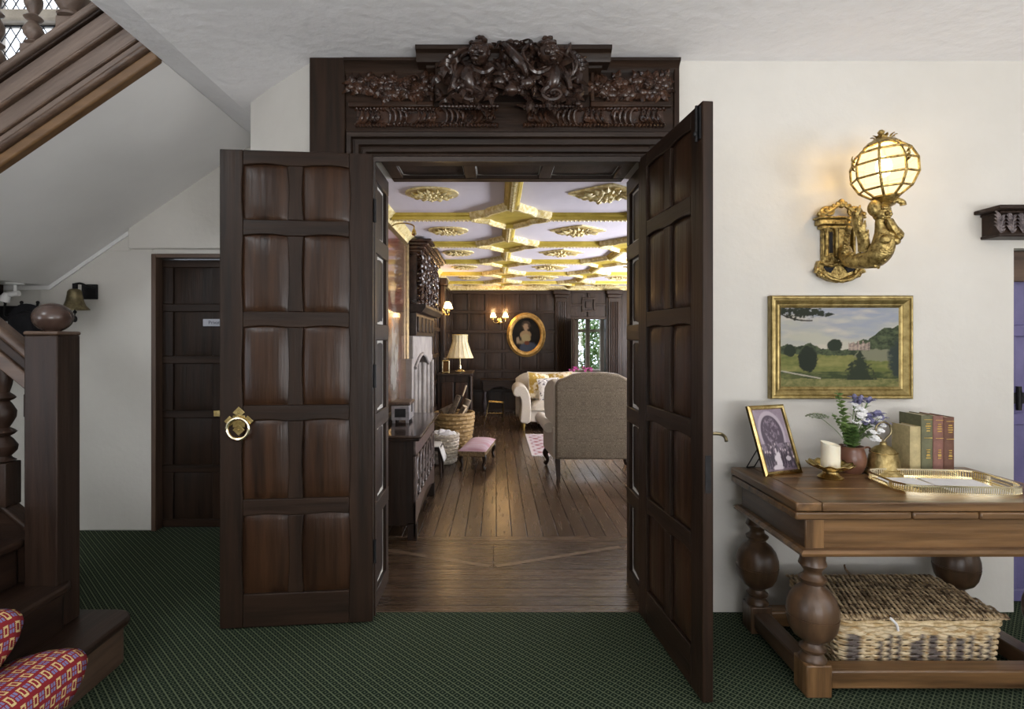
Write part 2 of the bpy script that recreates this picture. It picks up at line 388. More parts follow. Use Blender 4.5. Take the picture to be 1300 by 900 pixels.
# right wall and back wall with their windows (out of view, where the daylight comes in)
def wall_hole(name, axis, c, t, a0, a1, z0, z1, holes, m):
    mb = MB(); xs = sorted(set([a0, a1]+[h for H in holes for h in H[:2]]))
    for i in range(len(xs)-1):
        u0, u1 = xs[i], xs[i+1]; H = [h for h in holes if h[0] <= u0+1e-6 and h[1] >= u1-1e-6]
        segs = [(z0, z1)] if not H else [(z0, H[0][2]), (H[0][3], z1)]
        for s0, s1 in segs:
            if axis == 'x': mb.box(c, c+t, u0, u1, s0, s1)
            else: mb.box(u0, u1, c, c+t, s0, s1)
    return struct(mb.build(name, m, smooth=False))
wall_hole('wall_left', 'x', -4.75, .15, -2.6, RY+.3, 0, 5.7, [(-2.1, -.3, .5, 2.3)], PLAS)
wall_hole('wall_right', 'x', 3.9, .25, -2.6, 4.5, 0, CZ+.2, [(-1.05, .75, .9, 2.6)], PLAS)
wall_hole('wall_back', 'y', -2.85, .25, -4.6, 3.9, 0, 5.7, [(-.2, 2.6, .5, 2.3)], PLAS)
def simple_window(name, axis, c, u0, u1, z0, z1, nm, nt):
    w = thing(name, kind='structure')
    def bx(m_, a, b, z_0, z_1, nm2, th=.05):
        q = MB()
        if axis == 'x': q.box(c-th/2, c+th/2, a, b, z_0, z_1)
        else: q.box(a, b, c-th/2, c+th/2, z_0, z_1)
        q.build(nm2, m_, w, smooth=False)
    for k in range(nm+2):
        x = lerp(u0, u1, k/(nm+1)); bx(STON, x-.03, x+.03, z0, z1, 'window_mullion')
    for k in range(nt+2):
        z = lerp(z0, z1, k/(nt+1)); bx(STON, u0, u1, z-.03, z+.03, 'window_transom', .06)
    bx(GLAS, u0, u1, z0, z1, 'window_pane', .006)
simple_window('window_1', 'x', 4.02, -1.05, .75, .9, 2.6, 2, 1)
simple_window('window_2', 'y', -2.72, -.2, 2.6, .5, 2.3, 3, 1); simple_window('window_7', 'x', -4.68, -2.1, -.3, .5, 2.3, 2, 1)
# right doorway: reveal and dark door standing ajar
mb = MB().box(2.55, 3.9, 4.4, 4.5, 0, 2.4); struct(mb.build('wall_lobby', PLAS, smooth=False))
mb = MB().box(2.745, 3.9, WY1, 4.4, 2.1, 2.2); struct(mb.build('ceiling_lobby', PLAS, smooth=False))
mb = MB().box(2.6, 2.745, WY1, 4.4, 0, 2.2); struct(mb.build('wall_lobby_side', PLAS, smooth=False))

# ------------------------------------------------------------------ stair window with leaded lights
w = thing('window_3', kind='structure'); wy = RY+.12
X0, X1, Z0, Z1 = -4.45, -3.10, 3.15, 5.0; ms = [X0, -3.90, X1]; zt = 3.93
for x in ms: MB().box(x-.045, x+.045, wy-.07, wy+.07, Z0, Z1).build('window_mullion', STON, w, bevel=.02)
MB().box(X0, X1, wy-.075, wy+.075, zt-.045, zt+.045).build('window_transom', STON, w, bevel=.02)
MB().box(X0, X1, wy-.12, wy+.1, Z0-.03, Z0+.03).build('window_sill', STON, w, bevel=.01)
dx, dz = .085, .135
pane = MB().prism([(dx/2-.002,0,0), (0,0,dz/2-.002), (-dx/2+.002,0,0), (0,0,-dz/2+.002)], (0,.004,0)).mesh(False)
for a, b in ((X0+.05, -3.945), (-3.855, X1-.05)):
    for c, d in ((Z0+.04, zt-.05), (zt+.05, Z1-.02)):
        fr = MB(); fr.box(a, a+.012, wy-.008, wy+.008, c, d).box(b-.012, b, wy-.008, wy+.008, c, d).box(a, b, wy-.008, wy+.008, c, c+.012).box(a, b, wy-.008, wy+.008, d-.012, d)
        f = fr.build('casement', IRON, w, smooth=False)
        lc = MB(); n = int((b-a)/dx)+2; m_ = int((d-c)/dz)+2
        def clip(p, q):
            (x0, z0), (x1, z1) = p, q; t0, t1 = 0, 1; ddx, ddz = x1-x0, z1-z0
            for pp, qq in ((-ddx, x0-a), (ddx, b-x0), (-ddz, z0-c), (ddz, d-z0)):
                if abs(pp) < 1e-9:
                    if qq < 0: return None
                else:
                    r = qq/pp
                    if pp < 0: t0 = max(t0, r)
                    else: t1 = min(t1, r)
            return None if t0 >= t1 else ((x0+t0*ddx, z0+t0*ddz), (x0+t1*ddx, z0+t1*ddz))
        for k in range(-40, 40):
            for sgn in (1, -1):
                s = clip((a+k*dx, c), (a+k*dx+sgn*40*dx/2, c+40*dz/2))
                if s and (s[1][1]-s[0][1]) > .01: lc.tube([(s[0][0], wy, s[0][1]), (s[1][0], wy, s[1][1])], .0045, 6)
        lc.build('lead_lattice', LEAD, f)
        for i in range(0, n*2):
            for j in range(0, m_*2):
                if (i+j) % 2: continue
                x = a+i*dx/2; z = c+j*dz/2
                # lattice lines cross at a + i*dx/2 ; diamonds are centred half a step between
                x2, z2 = x+dx/2, z
                if a+.01 < x2-dx/2+.01 and x2+dx/2 < b+.02 and z2-dz/2 > c-.02 and z2+dz/2 < d+.02:
                    mobj('pane', pane, GLAS, f, loc=(x2, wy-.002, z2))

# ------------------------------------------------------------------ upper flight: soffit, moulded string, balusters
SL = .684
def sz(x): return 1.85+SL*(x+3.38)                    # soffit height
mb = MB()
mb.prism([(-4.6,3.04,1.85), (-3.38,3.04,1.85), (-1.79,3.04,sz(-1.79)), (-1.79,3.04,sz(-1.79)+.12), (-3.42,3.04,1.97), (-4.6,3.04,1.97)], (0,RY-3.04,0))
struct(mb.build('ceiling_stair_soffit', SOFF, smooth=False))
mb = MB().prism([(-3.72,RY-.015,1.85), (-3.37,RY-.015,1.85), (-1.9,RY-.015,sz(-1.9)), (-1.9,RY-.015,sz(-1.9)-.03), (-3.365,RY-.015,1.82), (-3.72,RY-.015,1.82)], (0,.02,0))
struct(mb.build('trim_soffit', WHT, smooth=False))
st = thing('staircase', 'oak staircase upper flight with moulded string above white soffit', 'staircase', (-3.38, 3.0, 1.85))
def string_piece(name, z0, z1, y0, y1, m, bev=.006):
    x0, x1 = -1.2, 1.585
    MB().prism([(x0,y0,SL*x0+z0), (x1,y0,SL*x1+z0), (x1,y0,SL*x1+z1), (x0,y0,SL*x0+z1)], (0,y1-y0,0)).build(name, m, st, bevel=bev)
SX = wood('stair_string_oak', (.075, .050, .038), (.19, .135, .105), 'x', rough=.42); _mp = SX.node_tree.nodes['Mapping']; _mp.vector_type = 'TEXTURE'; _mp.inputs['Rotation'].default_value = (0, -.6, 0); _mp.inputs['Scale'].default_value = (16, 1, 1)
SB = wood('stair_string_base', (.095, .047, .017), (.165, .086, .032), 'x', rough=.5)
string_piece('string_base', -.004, .062, -.012, .045, SB, .01)
string_piece('string_bead', .062, .105, -.040, .04, STRW['x'], .018)
string_piece('string_fillet', .105, .150, -.016, .04, SX)
string_piece('string_bead', .150, .166, -.030, .04, STRW['x'], .007)
string_piece('string_board', .166, .285, -.004, .04, SX)
string_piece('string_bead', .285, .312, -.034, .04, STRW['x'], .012)
string_piece('string_board', .312, .435, -.010, .04, SX)
string_piece('string_cap', .435, .452, -.028, .05, STRD['x'], .006)
string_piece('string_cap', .452, .500, -.050, .09, SX, .016)
for k in range(7):
    x = -1.05+k*.25; z = SL*x+.2
    MB().box(x, x+.27, .09, 1.2, z+.10, z+.14).build('tread', STRD['y'], st, bevel=.008); MB().box(x, x+.02, .09, 1.2, z-.06, z+.10).build('riser', STRD['y'], st, smooth=False)
def turned(h, r):                                      # turned baluster profile
    return [(r*.62,0), (r*.95,.02*h), (r*.62,.045*h), (r*.55,.06*h), (r*.98,.11*h), (r*1.05,.16*h), (r*.7,.22*h), (r*.45,.25*h), (r*.8,.27*h), (r*.98,.29*h), (r*.8,.31*h), (r*.42,.335*h),
            (r*.62,.37*h), (r*.9,.43*h), (r*.95,.49*h), (r*.6,.56*h), (r*.42,.585*h), (r*.8,.605*h), (r*.9,.62*h), (r*.75,.64*h), (r*.42,.67*h), (r*.6,.74*h), (r*.75,.84*h), (r*.5,.92*h), (r*.85,.96*h), (r*.7,h)]
for x, wd, hh in ((-1.13+.03, .075, .5), (.905, .08, .5), (1.105, .13, .8), (.70, .075, .5), (.5, .075, .5)):
    z = SL*x+.49
    if wd > .1:
        n = MB().box(x-.062, x+.062, -.005, .085, z-.04, z+.07).build('newel_post', SX, st, bevel=.006)
        MB().lathe([(.06,0), (.065,.01), (.045,.03), (.06,.05), (.088,.10), (.092,.15), (.07,.22), (.045,.27), (.07,.29), (.045,.31), (.085,.42), (.05,.5)], 20, (x,.025,z+.069)).build('newel_bulb', SX, n)
    else:
        b_ = MB().box(x-wd/2-.012, x+wd/2+.012, -.005, .075, z-.03, z+.06).build('baluster_block', SX, st, bevel=.004)
        MB().lathe([(r_, z_) for r_, z_ in turned(hh, .046)], 16, (x,.025,z+.059)).build('baluster', SX, b_)
MB().prism([(x_, -.04, SL*x_+zz) for x_, zz in ((-1.2,1.10), (1.58,1.10), (1.58,1.17), (-1.2,1.17))], (0,.09,0)).build('handrail', SX, st, bevel=.02)
# ================================================================== DOUBLE DOORS
DW, DH, DT = .748, 2.385, .045
ROWS = [(.165,.39), (.638,.39), (1.108,.39), (1.578,.38), (2.038,.272)]     # panel bottom, height
COLS = [(.118,.226), (.422,.215)]                                           # panel left, width
def bow(t, a): return a*sin(pi*max(0, min(1, t)))
def door_leaf(name, loc, rz, H=DH):
    d = thing(name, kind='structure', loc=loc, rot=(0, 0, rz)); T = DT/2
    def scallop(xf, sg):                                    # points along an inner edge, bottom to top
        pts = []
        for z0, h in ROWS:
            for i in range(7): t = i/6; pts.append((xf+sg*bow(t, .007), z0+h*t))
        return pts
    xl, xr = COLS[0][0], COLS[1][0]+COLS[1][1]
    o = [(0,0)]+[(xl,0)]+scallop(xl, -1)+[(xl,H), (0,H)]
    MB().prism([(x,-T,z) for x, z in o], (0,DT,0)).build('stile', OAK['z'], d, bevel=.004)
    o = [(DW,0), (xr,0)]+scallop(xr, 1)+[(xr,H), (DW,H)]
    MB().prism([(x,-T,z) for x, z in o], (0,DT,0)).build('stile', OAK['z'], d, bevel=.004)
    m0, m1 = COLS[0][0]+COLS[0][1], COLS[1][0]
    for z0, h in ROWS:
        L_ = [(m0+bow(i/6, .008), z0+h*i/6) for i in range(7)]; R_ = [(m1-bow(i/6, .008), z0+h*i/6) for i in range(6, -1, -1)]
        MB().prism([(x,-T+.001,z) for x, z in L_+R_], (0,DT-.002,0)).build('mullion', OAK['z'], d, bevel=.004)
    zs = [0]+[z0+h for z0, h in ROWS]; tops = [z0 for z0, h in ROWS]+[H]
    for k, (a, b) in enumerate(zip(zs, tops)):
        o = [(xl, a)]
        if k:
            o = []
            for cx, cw in COLS: o += [(cx+cw*i/6, a+bow(i/6, .009)) for i in range(7)]
        else: o.append((xr, a))
        o += [(xr, b), (xl, b)]
        MB().prism([(x,-T+.0005,z) for x, z in o], (0,DT-.001,0)).build('rail', OAK['x'], d, bevel=.004)
    g = [0, .03, .1, .3, .5, .7, .9, .97, 1]
    for z0, h in ROWS:
        for cx, cw in COLS:
            mb = MB()
            for s in (-1, 1):
                def fn(a, b):
                    a, b = g[int(round(a*8))], g[int(round(b*8))]; e = min(1, min(a, 1-a)/.1, min(b, 1-b)/.06)
                    return (cx-.009+a*(cw+.018), s*(.003+.007*e+.006*sin(pi*a)*e), z0-.004+b*(h+.016))
                mb.grid(fn, 9, 9)
            mb.build('panel', OAKP['z'], d, ang=70)
    return d
la = atan2(-.075, -.745); ra = atan2(-.745, .067)
left = door_leaf('door_1', (-.632, 2.905, .008), la)
right = door_leaf('door_2', (.772, 2.985, .008), ra)
# brass ring pull on the left leaf (front face is local +y because the leaf is turned about)
s = 1
hx, hz = .655, 1.02
pl = MB()
for ox, oz, r in ((0,.055,.03), (-.043,.012,.028), (.043,.012,.028), (0,-.032,.03)):
    pl.prism([(hx+ox+r,s*DT/2,hz+oz), (hx+ox,s*DT/2,hz+oz+r), (hx+ox-r,s*DT/2,hz+oz), (hx+ox,s*DT/2,hz+oz-r)], (0,s*.005,0))
    pl.ell((hx+ox,s*(DT/2+.005),hz+oz), .006, 8, 5)
pl.box(hx-.03, hx+.03, s*DT/2, s*(DT/2+.003), hz-.02, hz+.04)
h = pl.build('door_handle', BRAS, left, bevel=.002)
rg = MB(); n = 48; pts = [(hx+.052*cos(2*pi*i/n), s*(DT/2+.016), hz-.025+.052*sin(2*pi*i/n)) for i in range(n)]
rg.tube(pts, [.0075+.0016*(i % 2) for i in range(n)], 8, closed=True)
rg.ell((hx, s*(DT/2+.014), hz+.027), .012, 10, 6)
rg.build('handle_ring', BRSP, h)
# right leaf: lever, lock plate, top bolt
lv = MB(); lv.tube(spl([(.715,-.022,1.06), (.715,-.05,1.06), (.722,-.068,1.058), (.74,-.074,1.05), (.752,-.074,1.035)]), .007, 8); lv.lathe([(.02,0), (.02,.004), (.01,.008)], 12, (.715,-.023,1.06), Matrix.Rotation(R(90), 3, 'X'))
# the far side of the right leaf is its +y side
for i in range(len(lv.v)): lv.v[i].y *= -1
lv.build('door_handle', BRON, right)
MB().box(DW-.001, DW+.002, -.012, .012, .83, .98).build('lock_plate', IRON, right, smooth=False)
MB().box(.70, .735, -DT/2-.006, -DT/2, 2.24, 2.37).tube([(.718,-DT/2-.012,2.23), (.718,-DT/2-.012,2.375)], .006, 8).ell((.718,-DT/2-.016,2.26), .011, 8, 6).build('door_bolt', IRON, right)
for d_, sy in ((left, 1), (right, 1)):
    for z in (.35, 1.25, 2.1):
        MB().tube([(-.008,0,z-.06), (-.008,0,z+.06)], .008, 10).build('hinge', IRON, d_)

# ================================================================== DOOR CASE (trim_1)
tc_ = thing('trim_1', kind='structure', loc=(0, WY0, 0))
def tp(mb, name, m, bev=.004, **k):
    return mb.build(name, m, tc_, bevel=bev, **k)
tp(MB().box(-.975, -.79, -.05, 0, 0, 2.918), 'post', OAK['z'])
tp(MB().box(.80, .958, -.04, 0, 0, 2.53), 'post', OAK['z'])
tp(MB().box(-.79, .93, -.035, 0, 2.53, 2.90), 'frieze_board', OAK['x'])
tp(MB().box(.93, .958, -.045, 0, 2.53, 2.915), 'frieze_edge', OAK['z'])
prof = [(0,0), (.012,.024), (.012,.040), (-.010,.050), (-.018,.034), (-.030,.034), (-.036,.050), (-.050,.053), (-.055,.036), (-.066,.036), (-.072,.056), (-.088,.060), (-.094,.040), (-.104,.042), (-.110,.064), (-.130,.070), (-.142,.045), (-.145,0)]
tp(MB().sweep([(OX0,0,0), (OX0,0,OZ), (OX1,0,OZ), (OX1,0,0)], prof, (0,-1,0)), 'architrave', OAK['x'], 0)
cor = [(0,0), (0,-.050), (-.012,-.062), (-.030,-.075), (-.048,-.080), (-.060,-.098), (-.075,-.100), (-.075,0)]     # (z, y)
def cornice(x0, x1, ztop, ex, name):
    mb = MB(); out = [(ztop-.075-z if False else ztop+z*1.0, y-ex*(1 if y else 0)) for z, y in cor]
    # widest at the top: flip the profile
    out = [(ztop, 0), (ztop, -.098-ex), (ztop-.014, -.096-ex), (ztop-.028, -.078-ex), (ztop-.05, -.062-ex), (ztop-.06, -.056-ex), (ztop-.075, -.036), (ztop-.075, 0)]
    mb.prism([(x0, y, z) for z, y in out], (x1-x0, 0, 0)); tp(mb, name, OAK['x'], 0, ang=30)
cornice(-.79, -.36, 2.905, -.02, 'cornice'); cornice(.545, .955, 2.905, -.02, 'cornice'); cornice(-.36, .545, 2.905, .03, 'cornice')
mb = MB(); mb.prism([(-.405, y, z) for z, y in [(2.92,0), (2.92,-.175), (2.90,-.172), (2.89,-.15), (2.868,-.135), (2.855,-.13), (2.855,0)]], (.985,0,0)); tp(mb, 'cornice_break', OAK['x'], 0, ang=30)
# panel frames round the upper carvings
for x0, x1 in ((-.77,-.325), (.49,.915)):
    fr = MB(); z0, z1 = 2.685, 2.835
    fr.box(x0, x1, -.062, -.03, z0-.028, z0); (fr.box(x1-.02, x1, -.062, -.03, z0, z1) if x0 < 0 else fr.box(x0, x0+.02, -.062, -.03, z0, z1))
    tp(fr, 'carving_frame', OAKP['x'], .005)
def head(mb, c, r, yaw=0, tilt=0):
    M = Matrix.Rotation(yaw, 3, 'Z') @ Matrix.Rotation(tilt, 3, 'Y'); c = Vector(c)
    def e(p, rr, n=10, m=7): mb.ell(c+M @ (Vector(p)*r), tuple(x*r for x in rr) if hasattr(rr, '__len__') else rr*r, n, m, M)
    e((0,0,0), (.82,.85,1), 14, 10); e((0,-.70,-.05), (.17,.28,.22)); e((.36,-.62,-.22), (.3,.28,.28)); e((-.36,-.62,-.22), (.3,.28,.28))
    e((0,-.66,-.55), (.32,.24,.16)); e((0,-.6,-.8), (.28,.25,.2)); e((.3,-.68,.16), (.2,.12,.1)); e((-.3,-.68,.16), (.2,.12,.1)); e((0,-.62,.34), (.55,.25,.14))
    e((.82,0,-.05), (.12,.2,.25)); e((-.82,0,-.05), (.12,.2,.25))
    rnd = random.Random(int(c.x*1000))
    for k in range(22):
        a = rnd.uniform(0, 2*pi); h = rnd.uniform(.25, 1); q = sqrt(max(0, 1-h*h)); p = Vector((q*cos(a)*.85, q*sin(a)*.85, h))
        if p.y < -.5 and p.z < .62: continue
        e(p, (.26,.26,.2), 7, 5)
def acanthus(mb, x0, x1, z0, z1, y, n, seed, flip=1):      # running scrolls of overlapping curled leaves
    rnd = random.Random(seed); Hh = z1-z0; zc = (z0+z1)/2; Lx = (x1-x0)/n
    mb.prism([(x0+.01,y+.001,z0+.012), (x1-.01,y+.001,z0+.012), (x1-.01,y+.001,z1-.012), (x0+.01,y+.001,z1-.012)], (0,-.006,0))
    for k in range(n):
        cx = x0+(k+.5)*Lx; up = 1 if k % 2 == 0 else -1
        for q in range(4):                                  # nested comma-shaped leaves
            f = q/3; bx = cx+flip*Lx*(.62*f-.42); L_ = Hh*(.74-.16*f); pts = []; rr = []
            for i in range(9):
                t = i/8; a = -1.9+2.9*t; pts.append((bx+flip*up*0+flip*L_*.42*(cos(a)), y-.012-.020*sin(pi*t), zc+up*(L_*.52*sin(a)+Hh*.04))); rr.append(Hh*.070*(.35+.9*sin(pi*min(1, t*.85+.12))))
            mb.tube(pts, rr, 6); mb.ell(pts[-1], Hh*.075, 7, 5)
        sp = [(cx+flip*Lx*.30+Hh*.26*(1-t)*cos(up*t*9), y-.020-.014*t, zc-up*Hh*.14+Hh*.26*(1-t)*sin(up*t*9)) for t in [i/22 for i in range(23)]]
        mb.tube(sp, [Hh*.07*(1-.5*i/22) for i in range(23)], 7); mb.ell((cx+flip*Lx*.30, y-.034, zc-up*Hh*.14), Hh*.08, 8, 6)
        for q in range(9):
            x = cx+Lx*(q/8-.5); mb.leaf((x, y-.004, zc-up*Hh*.26), (flip*.5, -.25, -up*1.0), (0,-1,0), Hh*.30, Hh*.20, .5, .3)
            mb.leaf((x, y-.004, zc+up*Hh*.30), (flip*.6, -.2, up*.7), (0,-1,0), Hh*.24, Hh*.16, .5, .3)
def fruitery(mb, x0, x1, z0, z1, y, n, seed, hd=True):
    rnd = random.Random(seed); Hh = z1-z0
    for k in range(n):
        x = lerp(x0, x1, (k+.5)/n)+rnd.uniform(-.01, .01); z = lerp(z0, z1, rnd.uniform(.2, .8)); r = rnd.uniform(.014, .027)
        mb.ell((x, y-.016, z), (r, r*.9, r), 9, 6)
        for q in range(4):
            a = rnd.uniform(0, 2*pi); mb.leaf((x, y-.004, z), (cos(a), -.25, sin(a)), (0,-1,0), rnd.uniform(.045,.075), .032, .5, .28)
        if k % 3 == 1:
            cs = [(x+.03*cos(a_)*(1-a_/14), y-.016, z+.03*sin(a_)*(1-a_/14)) for a_ in [j*.55 for j in range(20)]]
            mb.tube(cs, [.006*(1-j/26) for j in range(20)], 6)
    if hd:
        for f_ in (.3, .72): head(mb, (lerp(x0, x1, f_), y-.028, lerp(z0, z1, .58)), .033, rnd.uniform(-.4, .4), rnd.uniform(-.4, .4))
mb = MB(); fruitery(mb, -.755, -.345, 2.69, 2.83, -.035, 40, 3); tp(mb, 'carving_cherubs', CARV, 0)
mb = MB(); fruitery(mb, .51, .90, 2.69, 2.83, -.035, 40, 9); tp(mb, 'carving_cherubs', CARV, 0)
mb = MB(); acanthus(mb, -.74, -.005, 2.555, 2.665, -.035, 5, 4); tp(mb, 'carving_acanthus', CARV, 0)
mb = MB(); acanthus(mb, .155, .885, 2.555, 2.665, -.035, 5, 8, -1); tp(mb, 'carving_acanthus', CARV, 0)
# central group: two cherubs in scrolls with a hanging cluster of fruit
mb = MB(); rnd = random.Random(5)
def C(px, py, d): return P(px, py, d)-Vector((0, WY0, 0))
for sg, hx_, bx_ in ((-1, 609, 594), (1, 696, 704)):
    hd_ = C(hx_, 66, 2.775); head(mb, hd_, .063, sg*.3, -sg*.2)
    def X_(o): return bx_+sg*o
    to = spl([C(hx_, 86, 2.85), C(X_(0), 94, 2.83), C(X_(-2), 108, 2.84), C(X_(-8), 120, 2.87)], 5)
    n_ = len(to); mb.tube(to, [.026+.018*sin(pi*min(1, (i/n_)*1.05)) for i in range(n_)], 12)
    arm = spl([C(X_(-6), 86, 2.82), C(X_(-22), 92, 2.79), C(X_(-32), 86, 2.78)], 5); mb.tube(arm, [.020-.008*i/len(arm) for i in range(len(arm))], 8)
    arm = spl([C(X_(8), 86, 2.83), C(X_(16), 98, 2.80), C(X_(20), 110, 2.80)], 5); mb.tube(arm, [.020-.008*i/len(arm) for i in range(len(arm))], 8)
    mb.ell(C(X_(20), 111, 2.80), .014, 8, 6)
    loop = spl([C(hx_+sg*10, 62, 2.83), C(hx_+sg*24, 66, 2.82), C(hx_+sg*35, 78, 2.82), C(hx_+sg*33, 92, 2.83), C(hx_+sg*22, 99, 2.84)], 7)
    for o_, r_ in ((0, .014), (.018, .010), (-.016, .009)): mb.tube([p+Vector((o_, -.01, -abs(o_))) for p in loop], [r_*(1.1-.5*i/len(loop)) for i in range(len(loop))], 7)
    for i in range(2, len(loop), 3):
        p = loop[i]; mb.leaf(p, (sg*.8, -.2, -.5+i*.03), (0,-1,.2), .055, .026, .5, .3)
    # tail scroll and shell of leaves under each cherub
    cc = C(X_(-2), 117, 2.86)
    sc_ = [cc+Vector((sg*.070*(1-t*.85)*cos(t*9.5+.6), -.03-.02*t, .048*(1-t*.85)*sin(t*9.5+.6)-.025)) for t in [i/40 for i in range(41)]]
    mb.tube(sc_, [.018*(1-.6*i/40) for i in range(41)], 8)
    for i in range(11):
        a = pi*(.05+.9*i/10); mb.leaf(cc+Vector((0,.01,-.05)), (cos(a), -.25, sin(a)*.9), (0,-1,0), .105, .034, .5, .3)
    for i in range(16):
        mb.ell(cc+Vector((lerp(-.14,.14,i/15), -.01, -.075)), .012, 7, 5)
        p = cc+Vector((rnd.uniform(-.14,.14), rnd.uniform(-.02,.03), rnd.uniform(-.07,.03))); a = rnd.uniform(0, 2*pi)
        mb.leaf(p, (cos(a), -.4, sin(a)), (0,-1,0), .07, .03, .5, .3)
for i in range(60):                                      # hanging cluster
    t = rnd.random(); x = 652+rnd.gauss(0, 13)*(1.35-t); y = 50+t*68
    p = C(max(622, min(684, x)), y, 2.80+.04*rnd.random()); r = rnd.uniform(.010, .023); mb.ell(p, (r, r, r*rnd.uniform(.9, 1.3)), 9, 6)
    a = rnd.uniform(0, 2*pi); mb.leaf(p, (cos(a), -.35, sin(a)), (0,-1,0), rnd.uniform(.05,.085), rnd.uniform(.022,.034), .5, .3)
mb.tube(spl([C(640, 56, 2.78), C(652, 70, 2.75), C(664, 84, 2.75), C(668, 97, 2.77)], 5), [.012+.012*sin(pi*i/15) for i in range(16)], 9)
mb.tube(spl([C(672, 56, 2.79), C(664, 66, 2.77), C(669, 80, 2.77), C(678, 90, 2.78)], 5), .010, 8)
mb.ell(C(669, 105, 2.80), (.040,.03,.034), 14, 9, Matrix.Rotation(R(-30), 3, 'Y')); mb.ell(C(634, 104, 2.81), (.036,.03,.03), 12, 8); mb.ell(C(649, 114, 2.80), (.038,.03,.03), 12, 8)
for i in range(150):                                     # foliage filling the block behind the cherubs
    px_ = rnd.uniform(560, 738); py_ = rnd.uniform(74, 134) if not 632 < px_ < 668 else rnd.uniform(74, 112)
    p = C(px_, py_, rnd.uniform(2.835, 2.87)); a = rnd.uniform(0, 2*pi); L_ = rnd.uniform(.05, .095)
    mb.leaf(p, (cos(a), -.45, sin(a)), (cos(a)*.3,-1,sin(a)*.3), L_, L_*.5, .6, .3)
    if i % 4 == 0: mb.ell(p+Vector((0,-.02,0)), rnd.uniform(.011, .02), 8, 6)
tp(mb, 'carving_cherub_group', mat('carved_oak_black', (.016,.009,.007), (.042,.022,.015), scale=18, rough=.25), 0)
tp(MB().box(-.31, .47, -.125, -.03, 2.69, 2.86), 'carving_block', OAK['x'])
# panelled reveals and soffit of the doorway
rl_ = [.165+.225, .39, .39, .38, .265]
rl_ = [.39, .39, .39, .38, .30]
panelling(tc_, (OX0, .008, .0), (0,1,0), (0,0,1), (1,0,0), [.24], rl_, .072, (OZ-sum(rl_))/6, OAK, depth=.016, bulge=0, back=True)
panelling(tc_, (OX1, .008, .0), (0,1,0), (0,0,1), (-1,0,0), [.24], rl_, .072, (OZ-sum(rl_))/6, OAK, depth=.016, bulge=0)
wd_ = (OX1-OX0-.06-.07*4)/3
panelling(tc_, (OX0+.03, .008, OZ-.001), (1,0,0), (0,1,0), (0,0,-1), [wd_]*3, [.24], .07, .072, OAK, depth=.016, bulge=0)

# ================================================================== recess door under the stairs
d3 = thing('door_3', kind='structure', loc=(DX0, RY, 0))
w_ = DX1-DX0
MB().box(0, .035, -.012, .12, 0, DZ).build('frame_post', STRW['z'], d3, bevel=.004); MB().box(w_-.035, w_, -.012, .12, 0, DZ).build('frame_post', STRW['z'], d3, bevel=.004)
MB().box(.035, w_-.035, -.012, .12, DZ-.03, DZ).build('frame_head', STRW['x'], d3, bevel=.004)
hs_ = [.36, .36, .36, .34, .28]; r3 = (DZ-.04-sum(hs_))/6; ws_ = [(w_-.07-.1*3)/2]*2
ws_ = [.30, w_-.07-.3-.085*3]
panelling(d3, (.035, .07, .005), (1,0,0), (0,0,1), (0,-1,0), ws_, hs_, .085, r3, OAK, depth=.012, bulge=.004)
sg_ = P(273, 409.5, 4.33); pl_ = MB().box(sg_.x-.095-DX0, sg_.x+.10-DX0, .064, .07, sg_.z-.028, sg_.z+.028).build('door_sign', mat('sign_plate', (.42,.43,.48), rough=.5), d3, bevel=.002)
cu = bpy.data.curves.new('lettering', 'FONT'); cu.body = 'Private'; cu.size = .038; cu.extrude = .0006; cu.align_x = 'CENTER'; cu.align_y = 'CENTER'
to_ = bpy.data.objects.new('tmp', cu); COL.objects.link(to_); bpy.context.view_layer.update()
me_ = bpy.data.meshes.new_from_object(to_); bpy.data.objects.remove(to_)
mobj('lettering', me_, mat('sign_ink', (.03,.03,.06), rough=.6), pl_, loc=(sg_.x-DX0, .0633, sg_.z), rot=(R(90), 0, 0))
bp_ = P(278, 525, 4.33); MB().box(bp_.x-.045-DX0, bp_.x+.06-DX0, .062, .07, bp_.z-.024, bp_.z+.024).build('finger_plate', BRAS, d3, bevel=.003)
MB().lathe([(.012,0), (.012,.03), (.026,.04), (.03,.055), (.02,.07), (0,.074)], 16, (w_-.085,.07,1.02), Matrix.Rotation(R(90), 3, 'X')).build('door_handle', BRAS, d3)
# side door on the right, ajar in its lobby
d4 = thing('door_4', kind='structure', loc=(2.755, 3.10, 0))
hs4 = [.42, .42, .42, .42]; panelling(d4, (0, 0, .01), (1,0,0), (0,0,1), (0,-1,0), [.26, .26], hs4, .10, (2.0-sum(hs4))/5, {a: mat('violet_door_'+a, (.12,.108,.235), (.15,.135,.28), scale=6, rough=.4) for a in 'xyz'}, depth=.012, bulge=.004)  # door tinted violet-blue all over, slightly mottled
MB().box(0, .83, -.035, -.002, 1.76, 1.925).build('door_head', STRW['x'], d4, bevel=.004)
MB().box(.06, .20, -.010, -.001, 1.095, 1.155).tube([(.098,-.014,1.06), (.098,-.014,1.19)], .012, 10).build('hinge', IRON, d4)
